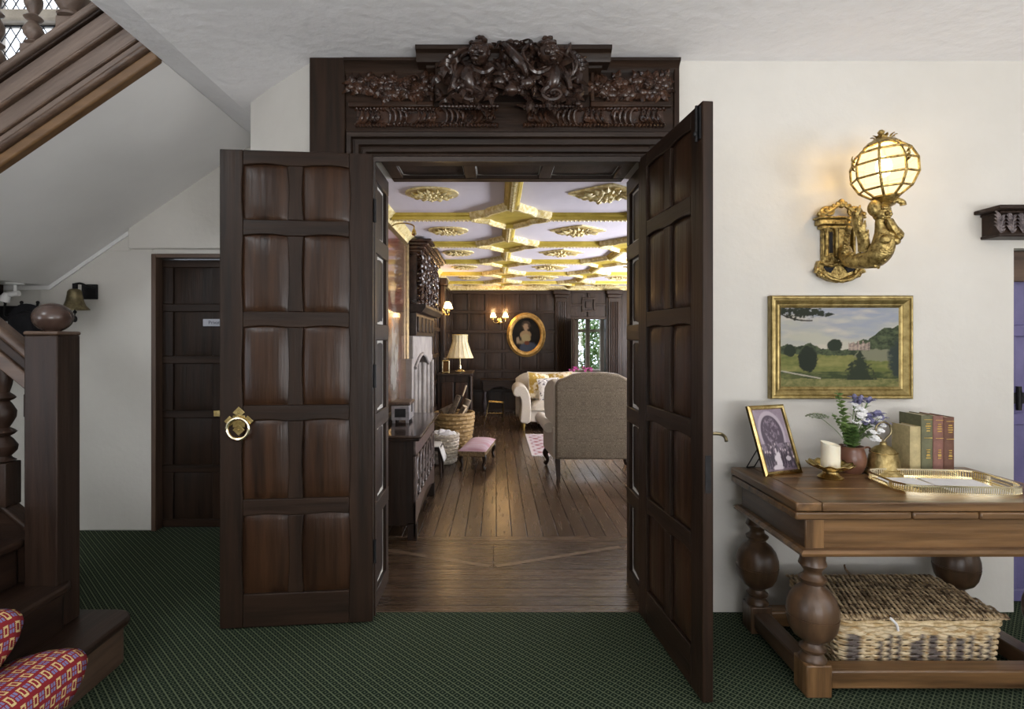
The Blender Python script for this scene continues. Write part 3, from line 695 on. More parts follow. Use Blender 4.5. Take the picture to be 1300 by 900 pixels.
# ================================================================== DRAWING ROOM
LX, RX, FY, DC = -.92, 4.5, 11.25, 2.495
LILC = mat('lilac_ceiling', (.70,.665,.735), (.76,.73,.80), scale=2.5, stretch=(1,.3,1), rough=.55, bump=.05, bscale=20, spec=.35)
struct(MB().box(LX-.1, RX+.1, WY1-.0, FY+.1, DC, DC+.1).build('ceiling_drawing', LILC, smooth=False))
FRPY0, FRPY1 = 5.82, 6.95                              # fireplace opening
mb = MB(); X0w = LX-.08
mb.box(X0w, LX, WY1, FRPY0, 0, DC); mb.box(X0w, LX, 7.3, FY, 0, DC); mb.box(X0w, LX, FRPY0, 7.3, 1.36, DC)
struct(mb.build('wall_drawing_left', PANL['z'], smooth=False))
wall_hole('wall_drawing_right', 'x', RX, .25, WY1-.4, FY+.1, 0, DC, [(4.5, 6.1, .65, 2.25), (7.6, 9.2, .65, 2.25)], PANL['z'])
for n_, a in (('window_5', 4.5), ('window_6', 7.6)): simple_window(n_, 'x', RX+.14, a, a+1.6, .65, 2.25, 2, 1)
BX0, BX1, BZ = 1.49, 2.18, 1.84
mb = MB(); mb.box(LX-.1, BX0, FY, FY+.2, 0, DC); mb.box(BX1, RX+.1, FY, FY+.2, 0, DC); mb.box(BX0, BX1, FY, FY+.2, BZ, DC)
wf = struct(mb.build('wall_drawing_far', PANL['z'], smooth=False))
struct(MB().box(OX1+.02, 4.75, WY1, WY1+.02, 0, DC).build('wall_drawing_near', PANL['z'], smooth=False))
# ---- floor: threshold boards, inlaid border and long boards, each a piece
FLA = [wood('floor_oak_%d' % i, (.060*k, .0355*k, .021*k), (.088*k, .054*k, .032*k), 'y', rough=.20, bump=.02, rough2=.30, s=40) for i, k in enumerate((1.0, .8, 1.22))]
FLX = [wood('floor_board_%d' % i, (.060*k, .0355*k, .021*k), (.088*k, .054*k, .032*k), 'x', rough=.22, bump=.02, rough2=.32, s=40) for i, k in enumerate((.95, .75, 1.15))]
FLD = wood('floor_inlay', (.12, .080, .050), (.18, .125, .080), 'x', rough=.28, bump=.04)
fl = struct(MB().box(LX-.6, 5.0, WY0, FY+2.4, -.05, -.012).build('floor_drawing', STRD['y'], smooth=False))
rnd = random.Random(11)
def plank(x0, x1, y0, y1, m, top=.0): MB().box(x0, x1, y0, y1, -.012, top+rnd.uniform(-.0006, .0006)).build('plank', m, fl, bevel=.0015, seg=1)
ys = [3.0, 3.075, 3.18, 3.29, 3.40]
for i in range(4): plank(OX0-.02, OX1+.02, ys[i]+.001, ys[i+1]-.001, FLX[i % 3])
for y0, y1 in ((3.40, 3.47), (3.47, 3.56), (3.98, 4.06), (4.06, 4.15)): plank(LX, 1.9, y0+.001, y1-.001, rnd.choice(FLX)); plank(1.902, RX, y0+.001, y1-.001, rnd.choice(FLX))
for k in range(6):
    x = LX+k*.9; plank(x+.001, x+.899, 3.561, 3.979, FLX[k % 3])
    for sx in (1, -1):                                    # light inlaid lozenge strips
        a, b = Vector((x+.45-sx*.43, 3.60, .0012)), Vector((x+.45+sx*.43, 3.94, .0012)); t_ = (b-a).normalized(); n_ = Vector((-t_.y, t_.x, 0))*.02
        if k % 2 == (sx > 0): MB().prism([a-n_, b-n_, b+n_, a+n_], (0,0,.0006)).build('inlay_strip', FLD, fl, smooth=False)
x = LX; bw = .115; k = 0
while x < 2.4:
    y = 4.15; L_ = rnd.uniform(.9, 2.2)
    while y < FY-.01:
        y1 = min(FY, y+L_);  y1 = FY if FY-y1 < .5 else y1
        plank(x+.0024, min(x+bw, RX)-.0024, y+.0008, y1-.0008, rnd.choice(FLA)); y = y1; L_ = rnd.uniform(1.4, 2.6)
    x += bw; k += 1
plank(x, RX, 4.15, FY, FLA[0]); plank(BX0-.6, 4.5, FY, FY+2.3, FLA[1])
# ---- ceiling ribs, crossing cartouches, bosses, cornice
cg = thing('trim_2', kind='structure', loc=(0, 0, DC))
RYs = [3.36+1.385*k for k in range(6)]; RXs = [.12, 1.45, 2.78, 4.1]
rp = [(-.062,0), (-.055,-.02), (-.038,-.028), (-.034,-.05), (.034,-.05), (.038,-.028), (.055,-.02), (.062,0)]
CWX, CWY = .31, .37                                     # cartouche half sizes
def rib(a, b):
    a, b = Vector(a), Vector(b); ref = (0,0,1)
    MB().sweep([a, b], rp, ref).build('rib', OCHR, cg, ang=25)
    t_ = (b-a); n_ = max(2, int(t_.length/.034)); s_ = t_.normalized().cross(Vector((0,0,1)))
    mb = MB(); mb.sweep([a, b], [(-.02,-.05), (-.02,-.056), (.02,-.056), (.02,-.05)], ref)
    for i in range(n_):
        p = a+t_*((i+.5)/n_)+Vector((0,0,-.056)); mb.add([p+s_*.016, p+t_.normalized()*.012, p-s_*.016, p-t_.normalized()*.012, p+Vector((0,0,-.010))], [(0,1,4), (1,2,4), (2,3,4), (3,0,4)])
    mb.build('rib_beading', CREM, cg, smooth=False)
for y in RYs:
    xs = [LX+.05]+RXs+[RX]
    for i in range(len(xs)-1): rib((xs[i]+(CWX if i else 0), y, 0), (xs[i+1]-(CWX if i+1 < len(xs)-1 else 0), y, 0))
for x in RXs:
    yy = [WY1]+RYs[1:]+[FY]
    for i in range(len(yy)-1): rib((x, yy[i]+(CWY-.03 if i else 0), 0), (x, yy[i+1]-(CWY-.03 if i+1 < len(yy)-1 else 0), 0))
def cart_outline(a, b):
    pts = []
    q = [(1.0,.16), (.80,.30), (.62,.36), (.50,.62), (.30,.80), (.14,1.0)]
    for sx, sy, rv in ((1,1,0), (-1,1,1), (-1,-1,0), (1,-1,1)):
        for u, v in (q[::-1] if rv else q): pts.append((sx*u*a, sy*v*b, 0))
    return pts
ring = MB().sweep(cart_outline(CWX, CWY), [(-.03,0), (-.026,-.035), (-.008,-.055), (.012,-.055), (.03,-.035), (.034,0)], (0,0,1), closed=True).mesh(True, 30)
pan = MB().add([(x_*.97, y_*.97, -.018) for x_, y_, z_ in cart_outline(CWX, CWY)], [tuple(range(24))]).mesh(False)
for y in RYs[1:]:
    for x in RXs[:3]:
        o = mobj('cartouche_rim', ring, CREM, cg, loc=(x, y, 0)); mobj('cartouche_panel', pan, OCHR, o)
def boss_mesh(kind, seed):
    rnd = random.Random(seed); mb = MB()
    if kind: out = [(.27*cos(a)*abs(cos(a))**.8, .25*sin(a)*abs(sin(a))**.8, 0) for a in [2*pi*i/32 for i in range(32)]]
    else: out = [(.19*cos(a), .17*sin(a), 0) for a in [2*pi*i/32 for i in range(32)]]
    mb.prism(out, (0,0,-.012)); k = 1 if kind else .8
    for r in (.075, .115): mb.tube([(r*cos(2*pi*i/24)*k*1.05, r*sin(2*pi*i/24)*k*.92, -.016) for i in range(24)], .010, 6, closed=True)
    for i in range(26):
        a = 2*pi*i/26; r = (.15 if i % 2 else .10)*k; d_ = .8 if not kind else (.35+.75*max(abs(cos(a)), abs(sin(a)))**6)
        mb.leaf((r*cos(a)*.8, r*sin(a)*.8, -.018), (cos(a), sin(a), -.05), (0,0,-1), .09*d_*k, .045, .35, .2)
    for i in range(16):
        a = rnd.uniform(0, 2*pi); r = rnd.uniform(0, .09)*k; mb.ell((r*cos(a), r*sin(a), -.028), .016, 7, 5)
    return mb.mesh()
bm_d, bm_o = boss_mesh(True, 1), boss_mesh(False, 2)
for j in range(6):
    y = RYs[j]+.69
    mobj('ceiling_boss', bm_o, CREM, cg, loc=(-.46, y, 0))
    for x in (.785, 2.11, 3.44): mobj('ceiling_boss', bm_d, CREM, cg, loc=(x, y, 0))
cp = [(0,0), (0,-.085), (.018,-.075), (.03,-.05), (.055,-.03), (.075,-.012), (.085,0)]
mb = MB().sweep([(LX,WY1+.02,0), (LX,FY,0), (RX,FY,0)], cp, (0,0,1)); mb.build('cornice', CREM, cg, ang=25)

# ---- far wall panelling, pilasters, overdoor
hs_ = [.33]*6; rl2 = (2.40-sum(hs_))/7
panelling(wf, (LX+.01, FY-.032, .0), (1,0,0), (0,0,1), (0,-1,0), [.30]*6, hs_, .0435, rl2, PANL, depth=.016, bulge=0, back=False)
def pilaster(x0, x1):
    mb = MB().box(x0, x1, FY-.07, FY, .12, 2.26); n = 5
    mb.build('pilaster_shaft', PANL['z'], wf, bevel=.006)
    for i in range(n):
        x = lerp(x0+.03, x1-.03, (i+.5)/n); MB().tube([(x, FY-.072, .3), (x, FY-.072, 2.18)], .016, 8).build('pilaster_reed', PANL['z'], wf)
    MB().box(x0-.02, x1+.02, FY-.09, FY, 0, .12).build('pilaster_base', PANL['x'], wf, bevel=.01)
    MB().box(x0-.02, x1+.02, FY-.10, FY, 2.26, 2.33).box(x0-.045, x1+.045, FY-.13, FY, 2.33, 2.41).build('pilaster_capital', PANL['x'], wf, bevel=.012)
pilaster(1.17, 1.40); pilaster(2.22, 2.45)
MB().box(1.40, BX0, FY-.03, FY, 0, 2.41).build('door_jamb', PANL['z'], wf, bevel=.006); MB().box(BX1, 2.22, FY-.03, FY, 0, 2.41).build('door_jamb', PANL['z'], wf, bevel=.006)
for x0, x1, z0, z1 in ((BX0,BX1,1.84,1.89), (BX0,BX1,2.36,2.41), (1.70,1.97,1.98,2.02), (1.70,1.97,2.23,2.27), (1.70,1.74,2.02,2.23), (1.93,1.97,2.02,2.23), (BX0,1.70,2.105,2.145), (1.97,BX1,2.105,2.145), (1.815,1.855,1.89,1.98), (1.815,1.855,2.27,2.36), (1.775,1.895,2.06,2.19)):
    MB().box(x0, x1, FY-.03, FY, z0, z1).build('overdoor_moulding', PANL['x'], wf, bevel=.006)
MB().box(2.46, 2.86, FY-.02, FY, 0, 2.4).build('wall_panel', PANL['z'], wf); MB().box(2.50, 2.53, FY-.03, FY, 0, 2.4).build('stile', PANL['z'], wf)
sw = MB().box(2.60, 2.66, FY-.03, FY-.02, 1.24, 1.32).build('light_switch', BRAS, wf, bevel=.004)
# the door to the bay, folded back
d5 = thing('door_5', kind='structure', loc=(BX0+.01, FY-.06, 0), rot=(0,0,R(-97)))
panelling(d5, (0,0,.01), (1,0,0), (0,0,1), (0,-1,0), [.2, .2], [.4, .4, .5], .08, .13, PANL, depth=.012, bulge=0)
# ---- bay beyond: stone window, garden
mb = MB(); mb.box(1.2, 1.36, FY+.2, 13.2, 0, 2.6); mb.box(2.95, 3.1, FY+.2, 13.2, 0, 2.6); mb.box(1.2, 3.1, 12.7, 13.0, 0, .75); mb.box(1.2, 3.1, FY+.2, 13.2, 2.3, 2.4); mb.box(1.2, 1.78, 12.7, 13.0, .75, 2.4)
struct(mb.build('wall_bay', STON, smooth=False))
w4 = thing('window_4', kind='structure', loc=(0, 12.75, 0))
for x in (1.80, 2.06, 2.38): MB().box(x-.045, x+.045, -.07, .07, .75, 2.3).build('window_mullion', STON, w4, bevel=.02)
MB().box(1.8, 2.42, -.06, .06, 1.60, 1.66).build('window_transom', STON, w4, bevel=.01)
for a, b in ((1.845, 2.015), (2.105, 2.335)):
    for c_, d_ in ((.75, 1.6), (1.66, 2.3)): MB().box(a, b, -.004, .004, c_, d_).build('pane', GLAS, w4, smooth=False)
MB().box(2.30, 2.52, -.25, -.19, .4, 2.25).build('shutter', WHT, w4, bevel=.01)
struct(MB().box(-8, 12, 13.3, 40, -.6, -.5).build('floor_garden', mat('lawn', (.05,.10,.02), (.12,.2,.05), scale=8, rough=.9), smooth=False))
LEAFM = mat('shrub_leaf', (.035,.085,.015), (.16,.27,.06), scale=3, rough=.6)
LEAFM.node_tree.nodes['Principled BSDF'].inputs['Roughness'].default_value = .55
for k, (x, y, h, rr) in enumerate(((2.35, 15.0, 2.4, .95), (3.6, 16.4, 2.9, 1.2))):
    t = thing('garden_shrub', ['leafy green shrub close outside the far bay window', 'taller green shrub further out beyond the bay window'][k], 'shrub', (x, y, -.5))
    rnd = random.Random(20+k); mb = MB()
    for i in range(1500):
        a, b_, r = rnd.uniform(0, 2*pi), rnd.uniform(-1, 1), rr*rnd.uniform(.5, 1)**.5
        q = sqrt(1-b_*b_); p = Vector((r*q*cos(a), r*q*sin(a)*.7, h*.5+.1+b_*h*.5*r/rr)); d_ = Vector((rnd.gauss(0,1), rnd.gauss(0,1), rnd.gauss(0,1)))
        mb.leaf(p, d_, (rnd.gauss(0,1), rnd.gauss(0,1), 1), .13, .07, .3, .05)
    mb.build('foliage', LEAFM, t)
    MB().tube([(0,0,0), (.05,0,h*.3), (0,.05,h*.7)], [.06,.045,.02], 8).build('stem', STRD['z'], t)
# ---- left wall panelling beyond the chimneypiece
wl = thing('trim_3', kind='structure', loc=(LX, 0, 0))
panelling(wl, (.03, 7.62, 0), (0,1,0), (0,0,1), (1,0,0), [.30]*10, hs_, .0435, rl2, PANL, depth=.016, bulge=0, back=False)
for y0 in (8.95,): MB().box(.03, .10, y0, y0+.24, 0, 2.3).box(.03, .14, y0-.03, y0+.27, 2.3, 2.41).build('pilaster', PANL['z'], wl, bevel=.01)
# ---- chimneypiece
cp_ = thing('chimneypiece', 'carved dark oak overmantel above a pale stone fireplace on the left wall', 'fireplace', (LX, 0, 0))
STON = mat('hearth_stone', (.24,.215,.20), (.36,.325,.30), scale=5, rough=.8, bump=.2, bscale=40)
for i in range(7):                                      # far splayed jamb with colonettes
    t = i/6; x, y = lerp(-.20, .085, t), lerp(6.93, 7.30, t); r = .030 if i % 2 == 0 else .018
    MB().tube([(x,y,0), (x,y,1.18)], r, 12).build('jamb_shaft', STON, cp_)
MB().prism([(-.24,6.95,0), (-.20,6.92,0), (.09,7.30,0), (.09,7.36,0), (-.24,7.36,0)], (0,0,1.25)).build('jamb', STON, cp_)
MB().prism([(-.2,5.60,0), (.09,5.60,0), (.09,5.70,0), (-.1,5.80,0), (-.2,5.80,0)], (0,0,1.25)).build('jamb', STON, cp_, bevel=.01)
mb = MB(); o = [(5.70,1.48), (5.70,1.15)]+[(lerp(5.76, 6.98, i/12), 1.16+.13*sin(pi*i/12)) for i in range(13)]+[(7.30,1.15), (7.36,1.15), (7.36,1.48)]
mb.prism([(-.06, y, z) for y, z in o], (.145,0,0)); mb.build('lintel', STON, cp_, bevel=.01)
for i in range(3):
    MB().tube([(.09-.03*i, lerp(5.80, 6.94, k/14), 1.15+.02*i+.13*sin(pi*k/14)) for k in range(15)], .018, 8).build('arch_moulding', STON, cp_)
MB().box(-.55, -.50, 5.60, 7.36, -.01, 1.4).box(-.5, -.08, 5.6, 5.66, 0, 1.4).box(-.5, -.2, 7.30, 7.36, 0, 1.4).box(-.5, -.08, 5.6, 7.36, 1.33, 1.4).build('fire_back', BLK, cp_, smooth=False)
MB().box(0, .11, 5.74, 7.42, 1.48, 1.72).build('frieze', PANL['y'], cp_, bevel=.005)
for k in range(5): MB().box(.11, .125, 5.80+k*.32, 6.04+k*.32, 1.52, 1.68).build('frieze_panel', OAK['y'], cp_, bevel=.006)
MB().prism([(0,5.70,1.72), (.17,5.70,1.72), (.21,5.70,1.77), (.21,5.70,1.80), (0,5.70,1.80)], (0,1.78,0)).build('mantel_shelf', OAK['y'], cp_, bevel=.004)
MB().box(0, .10, 5.80, 7.40, 1.80, 2.40).build('overmantel_board', CARV, cp_)
mb = MB(); rnd = random.Random(31)
for col in range(6):
    y = 5.86+col*.29
    for k in range(7):
        z = 1.86+k*.075; p = (.10+.03*rnd.random(), y, z); mb.ell(p, (.03,.045,.035), 9, 6)
        for q in range(4):
            a = rnd.uniform(0, 2*pi); mb.leaf((.12, y+rnd.uniform(-.06,.06), z), (.4, cos(a), sin(a)), (1,0,0), .10, .045, .5, .3)
    head(mb, (.14, y, 2.22), .05, R(90)); mb.tube([(.12+.02*cos(j), y+.05*cos(j), 2.06+.05*sin(j)) for j in [i*.5 for i in range(16)]], [.014*(1-i/22) for i in range(16)], 7)
mb.box(.095, .105, 5.82, 7.38, 1.82, 2.30); mb.build('overmantel_carving', CARV, cp_)
for k in range(5):
    MB().box(0, .12+.035*k, 5.80-.01*k, 7.40+.02*k, 2.30+.035*k, 2.335+.035*k).build('overmantel_cornice', CARV, cp_, bevel=.012)
# ---- coloured-grid pictures (flat print)
def cgrid(fn, O, U, V_, nu, nv):
    mb = MB(); O, U, V_ = Vector(O), Vector(U), Vector(V_)
    mb.grid(lambda a, b: O+U*a+V_*b, nu, nv); mb.c = [fn(i/(nu-1), j/(nv-1)) for i in range(nu) for j in range(nv)]
    return mb
def fbm(x, y, s, o=4): return sum(noise.noise(Vector((x*s*2**k, y*s*2**k, 3.7+k)))/2**k for k in range(o))*.6
def mixc(a, b, t): t = max(0, min(1, t)); return tuple(p+(q-p)*t for p, q in zip(a, b))
def frame(name, parent, O, U, V_, N_, w, h, prof, m, bev=0):
    U, V_, N_, O = map(Vector, (U, V_, N_, O))
    path = [O, O+U*w, O+U*w+V_*h, O+V_*h]
    return MB().sweep(path, prof, N_, closed=True).build(name, m, parent, ang=25)
def tapestry(u, v):
    c = mixc((.10,.045,.03), (.20,.13,.075), .5+fbm(u*2, v*2, 3)); c = mixc(c, (.22,.05,.04), 1.5*fbm(u+7, v, 5))
    d_ = ((u-.62)/.16)**2+((v-.30)/.30)**2; c = mixc(c, (.50,.47,.42), (1.1-d_)*1.5*(.6+fbm(u*3, v*2, 6)))
    d_ = ((u-.58)/.07)**2+((v-.66)/.07)**2; c = mixc(c, (.42,.30,.2), (1.1-d_)*2)
    d_ = ((u-.2)/.15)**2+((v-.4)/.3)**2; c = mixc(c, (.16,.07,.06), (1-d_)*1.5)
    return c
tp_ = thing('wall_painting', 'tall dark glazed painting in a narrow gilt frame beside the chimneypiece', 'painting', (LX+.012, 3.85, .80))
cgrid(tapestry, (.014,.03,.03), (0,1.74,0), (0,0,1.54), 70, 60).build('canvas', vcol('varnished_canvas', .16, coat=.6), tp_)
frame('frame', tp_, (0,.0,0), (0,1,0), (0,0,1), (1,0,0), 1.80, 1.60, [(0,0), (0,.03), (-.012,.038), (-.03,.02), (-.035,0)], mat('dark_gilt', (.10,.065,.03), (.22,.15,.06), scale=20, rough=.4, metal=.6))
MB().box(-.0, .01, .02, 1.78, .02, 1.58).build('backing_board', OAK['z'], tp_, smooth=False)
pl2 = thing('picture_light', 'slim brass picture light on a curved arm under the cornice', 'lamp', (LX+.01, 4.85, 2.405))
MB().tube(spl([(0,0,0), (.05,0,.03), (.14,0,.035), (.20,0,.015), (.205,0,-.015)], 5), .006, 8).build('arm', BRAS, pl2)
MB().lathe([(.008,0), (.018,-.02), (.022,-.045), (.012,-.06), (0,-.062)], 12, (.205,0,-.012)).build('lamp_shade', BRAS, pl2)
MB().lathe([(.03,0), (.03,.008), (.01,.012)], 14, (0,0,0), Matrix.Rotation(R(90), 3, 'Y')).build('wall_plate', BRAS, pl2)
# ------------------------------------------------------------------ sconces
GLOW = mat('lit_silk_shade', (.9,.75,.5), emit=(1,.66,.28), estr=9, rough=.8)
def sconce(loc, rz, label, power):
    s = thing('wall_sconce', label, 'wall lamp', loc, (0,0,rz), group='twin shaded wall sconces in the drawing room')
    MB().lathe([(.04,0), (.045,.006), (.03,.014), (.012,.03), (0,.032)], 16, (0,0,-.05), Matrix.Rotation(R(90), 3, 'X') @ Matrix.Diagonal((1,1.5,1))).ell((0,-.03,-.05), .02, 10, 7).build('wall_plate', BRAS, s)
    for sx in (-1, 1):
        a = MB().tube(spl([(0,-.03,-.05), (sx*.05,-.07,-.09), (sx*.11,-.09,-.07), (sx*.12,-.09,-.02)], 5), .007, 8).lathe([(.02,-.02), (.022,-.015), (.009,-.01), (.009,.03)], 10, (sx*.12,-.09,0)).build('arm', BRAS, s)
        MB().lathe([(.062,.02), (.056,.04), (.040,.085), (.033,.11)], 16, (sx*.12,-.09,0), caps=False).build('lamp_shade', GLOW, a)
    M_ = Matrix.Rotation(rz, 3, 'Z')
    for sx in (-1, 1): point('sconce_light', Vector(loc)+M_ @ Vector((sx*.12,-.10,.15)), power, (1,.62,.28), .03)
    return s
sconce((.06, FY-.05, 1.85), 0, 'twin shaded brass sconce on far panelling beside the oval portrait', 5)
sconce((LX+.09, 8.70, 1.90), R(90), 'twin shaded brass sconce on left panelling above the table lamp', 5)
# ------------------------------------------------------------------ oval portrait
def portrait(u, v):
    c = mixc((.008,.007,.006), (.018,.014,.011), .4+fbm(u, v, 4))
    def e(cx, cy, rx, ry): return 1-((u-cx)/rx)**2-((v-cy)/ry)**2
    c = mixc(c, (.05,.035,.025), e(.5,.76,.16,.15)*6); c = mixc(c, (0.279,0.189,0.126), e(.49,.73,.085,.105)*8)
    c = mixc(c, (0.270,0.189,0.126), e(.49,.60,.05,.10)*8); c = mixc(c, (0.261,0.180,0.099), e(.48,.50,.20,.13)*5); c = mixc(c, (0.279,0.225,0.117), e(.49,.40,.17,.13)*5*(1+fbm(u, v, 12)))
    c = mixc(c, (0.203,0.149,0.081), e(.30,.29,.16,.05)*6); c = mixc(c, (0.248,0.180,0.122), e(.22,.36,.05,.09)*6); c = mixc(c, (0.045,0.054,0.077), e(.6,.14,.35,.15)*4); c = mixc(c, (0.113,0.036,0.018), e(.52,.27,.1,.06)*4)
    return c
op = thing('oval_portrait', 'oval portrait of a seated figure in pale dress in gilt frame', 'painting', (P(668,425,FY-.05).x, FY-.035, P(668,425,FY-.05).z))
A_, B_ = .29, .345
mb = MB(); n, k = 40, 18; vs = [(0,-.008,0)]; cs = [portrait(.5, .5)]
for j in range(1, k+1):
    for i in range(n):
        a = 2*pi*i/n; r = j/k; vs.append((A_*r*cos(a), -.008, B_*r*sin(a))); cs.append(portrait(.5+.5*r*cos(a), .5+.5*r*sin(a)))
mb.add(vs, [(0, 1+i, 1+(i+1) % n) for i in range(n)]+[(1+j*n+i, 1+(j+1)*n+i, 1+(j+1)*n+(i+1) % n, 1+j*n+(i+1) % n) for j in range(k-1) for i in range(n)]); mb.c = cs
mb.build('canvas', vcol('portrait_paint', .7, spec=.1), op)
mb = MB().sweep([((A_+.04)*cos(-2*pi*i/48), -.001, (B_+.04)*sin(-2*pi*i/48)) for i in range(48)], [(-.055,0), (-.055,.012), (-.04,.018), (-.01,.045), (.03,.04), (.05,.02), (.055,0)], (0,-1,0), closed=True)
mb.build('frame', mat('old_gold_frame', (.36,.20,.05), (.62,.38,.12), scale=14, rough=.42, metal=.6), op, ang=30)
MB().prism([(A_*1.05*cos(2*pi*i/40), -.004, B_*1.05*sin(2*pi*i/40)) for i in range(40)], (0,.004,0)).build('backing_board', OAK['z'], op, smooth=False)
# ------------------------------------------------------------------ low carved cabinet on the left with casket
cb = thing('carved_cabinet', 'low dark oak cabinet with gothic tracery front just inside the doorway', 'cabinet', (LX+.005, 4.06, 0))
CWd, CLn, CHt = .345, 1.22, .75
MB().box(0, CWd-.025, .02, CLn-.02, .10, CHt-.035).build('body', OAK['z'], cb, bevel=.004)
MB().box(-.0, CWd+.02, -.02, CLn+.02, CHt-.035, CHt-.012).build('top_moulding', OAK['y'], cb, bevel=.008); MB().box(-.0, CWd+.035, -.035, CLn+.035, CHt-.012, CHt+.008).build('top', wood('cabinet_top', (.03,.018,.012), (.075,.045,.03), 'y', rough=.14, bump=.02), cb, bevel=.008)
for y in (0, CLn-.06):
    for x in (0, CWd-.07): MB().box(x, x+.07, y, y+.06, 0, .12).build('foot', OAK['z'], cb, bevel=.004)
mb = MB(); TR = mat('tracery_oak', (.05,.032,.026), (.12,.085,.07), scale=20, rough=.35)
fx = CWd-.02
mb.box(fx-.005, fx+.012, 0, CLn, .60, CHt-.035).box(fx-.005, fx+.012, 0, .05, .02, .62).box(fx-.005, fx+.012, CLn-.05, CLn, .02, .62)
ap = [(0,.28)]+[(CLn*i/16, .10+.10*sin(pi*i/16)) for i in range(17)]+[(CLn,.28)]; mb.prism([(fx-.005, y, z) for y, z in ap], (.017,0,0))
mb.build('front_frame', TR, cb, bevel=.003)
nb = 6
for i in range(nb):
    y = .05+(CLn-.1)*(i+.5)/nb; hw = (CLn-.1)/nb/2; mb = MB()
    for s_ in (-1, 1): mb.tube([(fx+.006, y+s_*hw*.92, .28), (fx+.006, y+s_*hw*.92, .46)]+[(fx+.006, y+s_*hw*.92*cos(R(a)), .46+.13*sin(R(a))) for a in (15,30,45,60,75,90)], .012, 7)
    for zc in (.34, .44): mb.tube([(fx+.006, y+.032*cos(2*pi*q/12), zc+.032*sin(2*pi*q/12)) for q in range(12)], .007, 6, closed=True)
    for q in range(4): mb.leaf((fx+.004, y, .30), (.2, cos(pi*(q+.5)/4)*.8, sin(pi*(q+.5)/4)), (1,0,0), .06, .022, .4, .25)
    mb.tube([(fx+.006, y, .46), (fx+.006, y, .58)], .006, 6); mb.build('tracery', TR, cb)
bx_ = thing('casket', 'small grey casket with iron lock on the low carved cabinet', 'box', (LX+.06, 4.62, CHt+.008))
MT = mat('casket_grey', (.20,.19,.20), (.38,.36,.37), scale=18, rough=.4)
MB().box(0, .15, 0, .26, .025, .145).build('body', MT, bx_, bevel=.006); MB().box(-.008, .158, -.008, .268, .147, .172).build('lid', STRW['y'], bx_, bevel=.008)
for x in (.01, .12):
    for y in (.01, .23): MB().box(x, x+.02, y, y+.02, 0, .026).build('foot', MT, bx_)
MB().box(.15, .155, .11, .15, .08, .15).box(.03, .12, -.004, 0, .05, .12).build('lock', IRON, bx_, bevel=.002)
# ------------------------------------------------------------------ chest with lamp and clock
ch = thing('oak_chest', 'dark oak side cupboard carrying the cream table lamp', 'cupboard', (LX+.04, 8.42, 0))
MB().box(0, .50, .02, .86, .08, .90).build('body', OAK['z'], ch, bevel=.005); MB().box(-.0, .53, -.02, .89, .90, .935).build('top', PANL['y'], ch, bevel=.008); MB().box(-.0, .52, 0, .88, 0, .08).build('plinth', OAK['y'], ch, bevel=.006)
MB().tube([(.50,.015,.09), (.50,.015,.89)], .022, 8).build('corner_post', PANL['z'], ch)
for k in range(2): p_ = MB().box(.06+k*.21, .24+k*.21, .005, .02, .2, .8).build('side_panel', OAKP['z'], ch, bevel=.006)
lp = thing('table_lamp', 'brass table lamp with flared cream panelled shade on the cupboard', 'lamp', (P(584,470,8.75).x, 8.75, .935))
MB().lathe([(.075,0), (.08,.012), (.05,.03), (.018,.045), (.024,.09), (.012,.12), (.010,.34)], 18).build('stem', BRSP, lp)
SHD = mat('cream_shade', (.70,.62,.42), (.76,.68,.48), scale=20, rough=.8, emit=(1,.8,.45), estr=.05)
sh = MB().lathe([(.205,.22), (.20,.235), (.165,.32), (.135,.40), (.115,.47), (.112,.56), (.118,.575)], 16, caps=False).build('lamp_shade', SHD, lp, ang=10)
for i in range(16): a = 2*pi*i/16; MB().tube([(r*cos(a), r*sin(a), z) for r, z in ((.206,.22), (.166,.32), (.116,.47), (.119,.575))], .003, 5).build('shade_rib', CREM, sh)
for r, z in ((.206,.222), (.119,.573)): MB().tube([(r*cos(2*pi*i/24), r*sin(2*pi*i/24), z) for i in range(24)], .006, 6, closed=True).build('shade_trim', CREM, sh)
ck = thing('carriage_clock', 'small brass carriage clock with dark glass beside the table lamp', 'clock', (P(566,475,8.58).x, 8.55, .935))
MB().box(-.055, .055, 0, .10, 0, .02).box(-.055, .055, 0, .10, .17, .19).build('case', BRAS, ck, bevel=.005); MB().box(-.045, .045, .01, .09, .02, .17).build('glass', mat('amber_glass', (.10,.045,.012), rough=.1), ck)
for x in (-.048, .048):
    for y in (.008, .092): MB().tube([(x,y,.02), (x,y,.17)], .006, 8).build('pillar', BRSP, ck)
MB().tube(arc((0,.05,.19), .03, 0, 180, 9), .004, 6).build('handle', BRAS, ck)
# ------------------------------------------------------------------ far side table and brass trivet
ft = thing('hall_table', 'long dark oak side table with arched apron under the oval portrait', 'table', (-.30, 10.72, 0))
MB().box(0, 1.3, 0, .45, .64, .67).build('top', PANL['x'], ft, bevel=.006)
o = [(.05,.64), (.05,.45)]+[(.12+.5*i/10, .45+.10*sin(pi*i/10)) for i in range(11)]+[(.68+.5*i/10, .45+.10*sin(pi*i/10)) for i in range(11)]+[(1.25,.45), (1.25,.64)]
MB().prism([(x, .02, z) for x, z in o], (0,.02,0)).build('apron', PANL['x'], ft)
for x in (.08, 1.22):
    for y in (.06, .40): MB().lathe([(.03,0), (.035,.03), (.02,.06), (.045,.16), (.05,.22), (.022,.30), (.03,.33), (.022,.36), (.035,.42), (.03,.64)], 14, (x,y,0)).build('leg', mat('leg_oak', (.05,.04,.045), (.1,.085,.09), rough=.3) if x < .1 and y < .1 else PANL['z'], ft)
tv = thing('trivet_stand', 'thin brass trivet stand on the floor before the far table', 'trivet', (P(630,526,9.9).x, 9.95, 0))
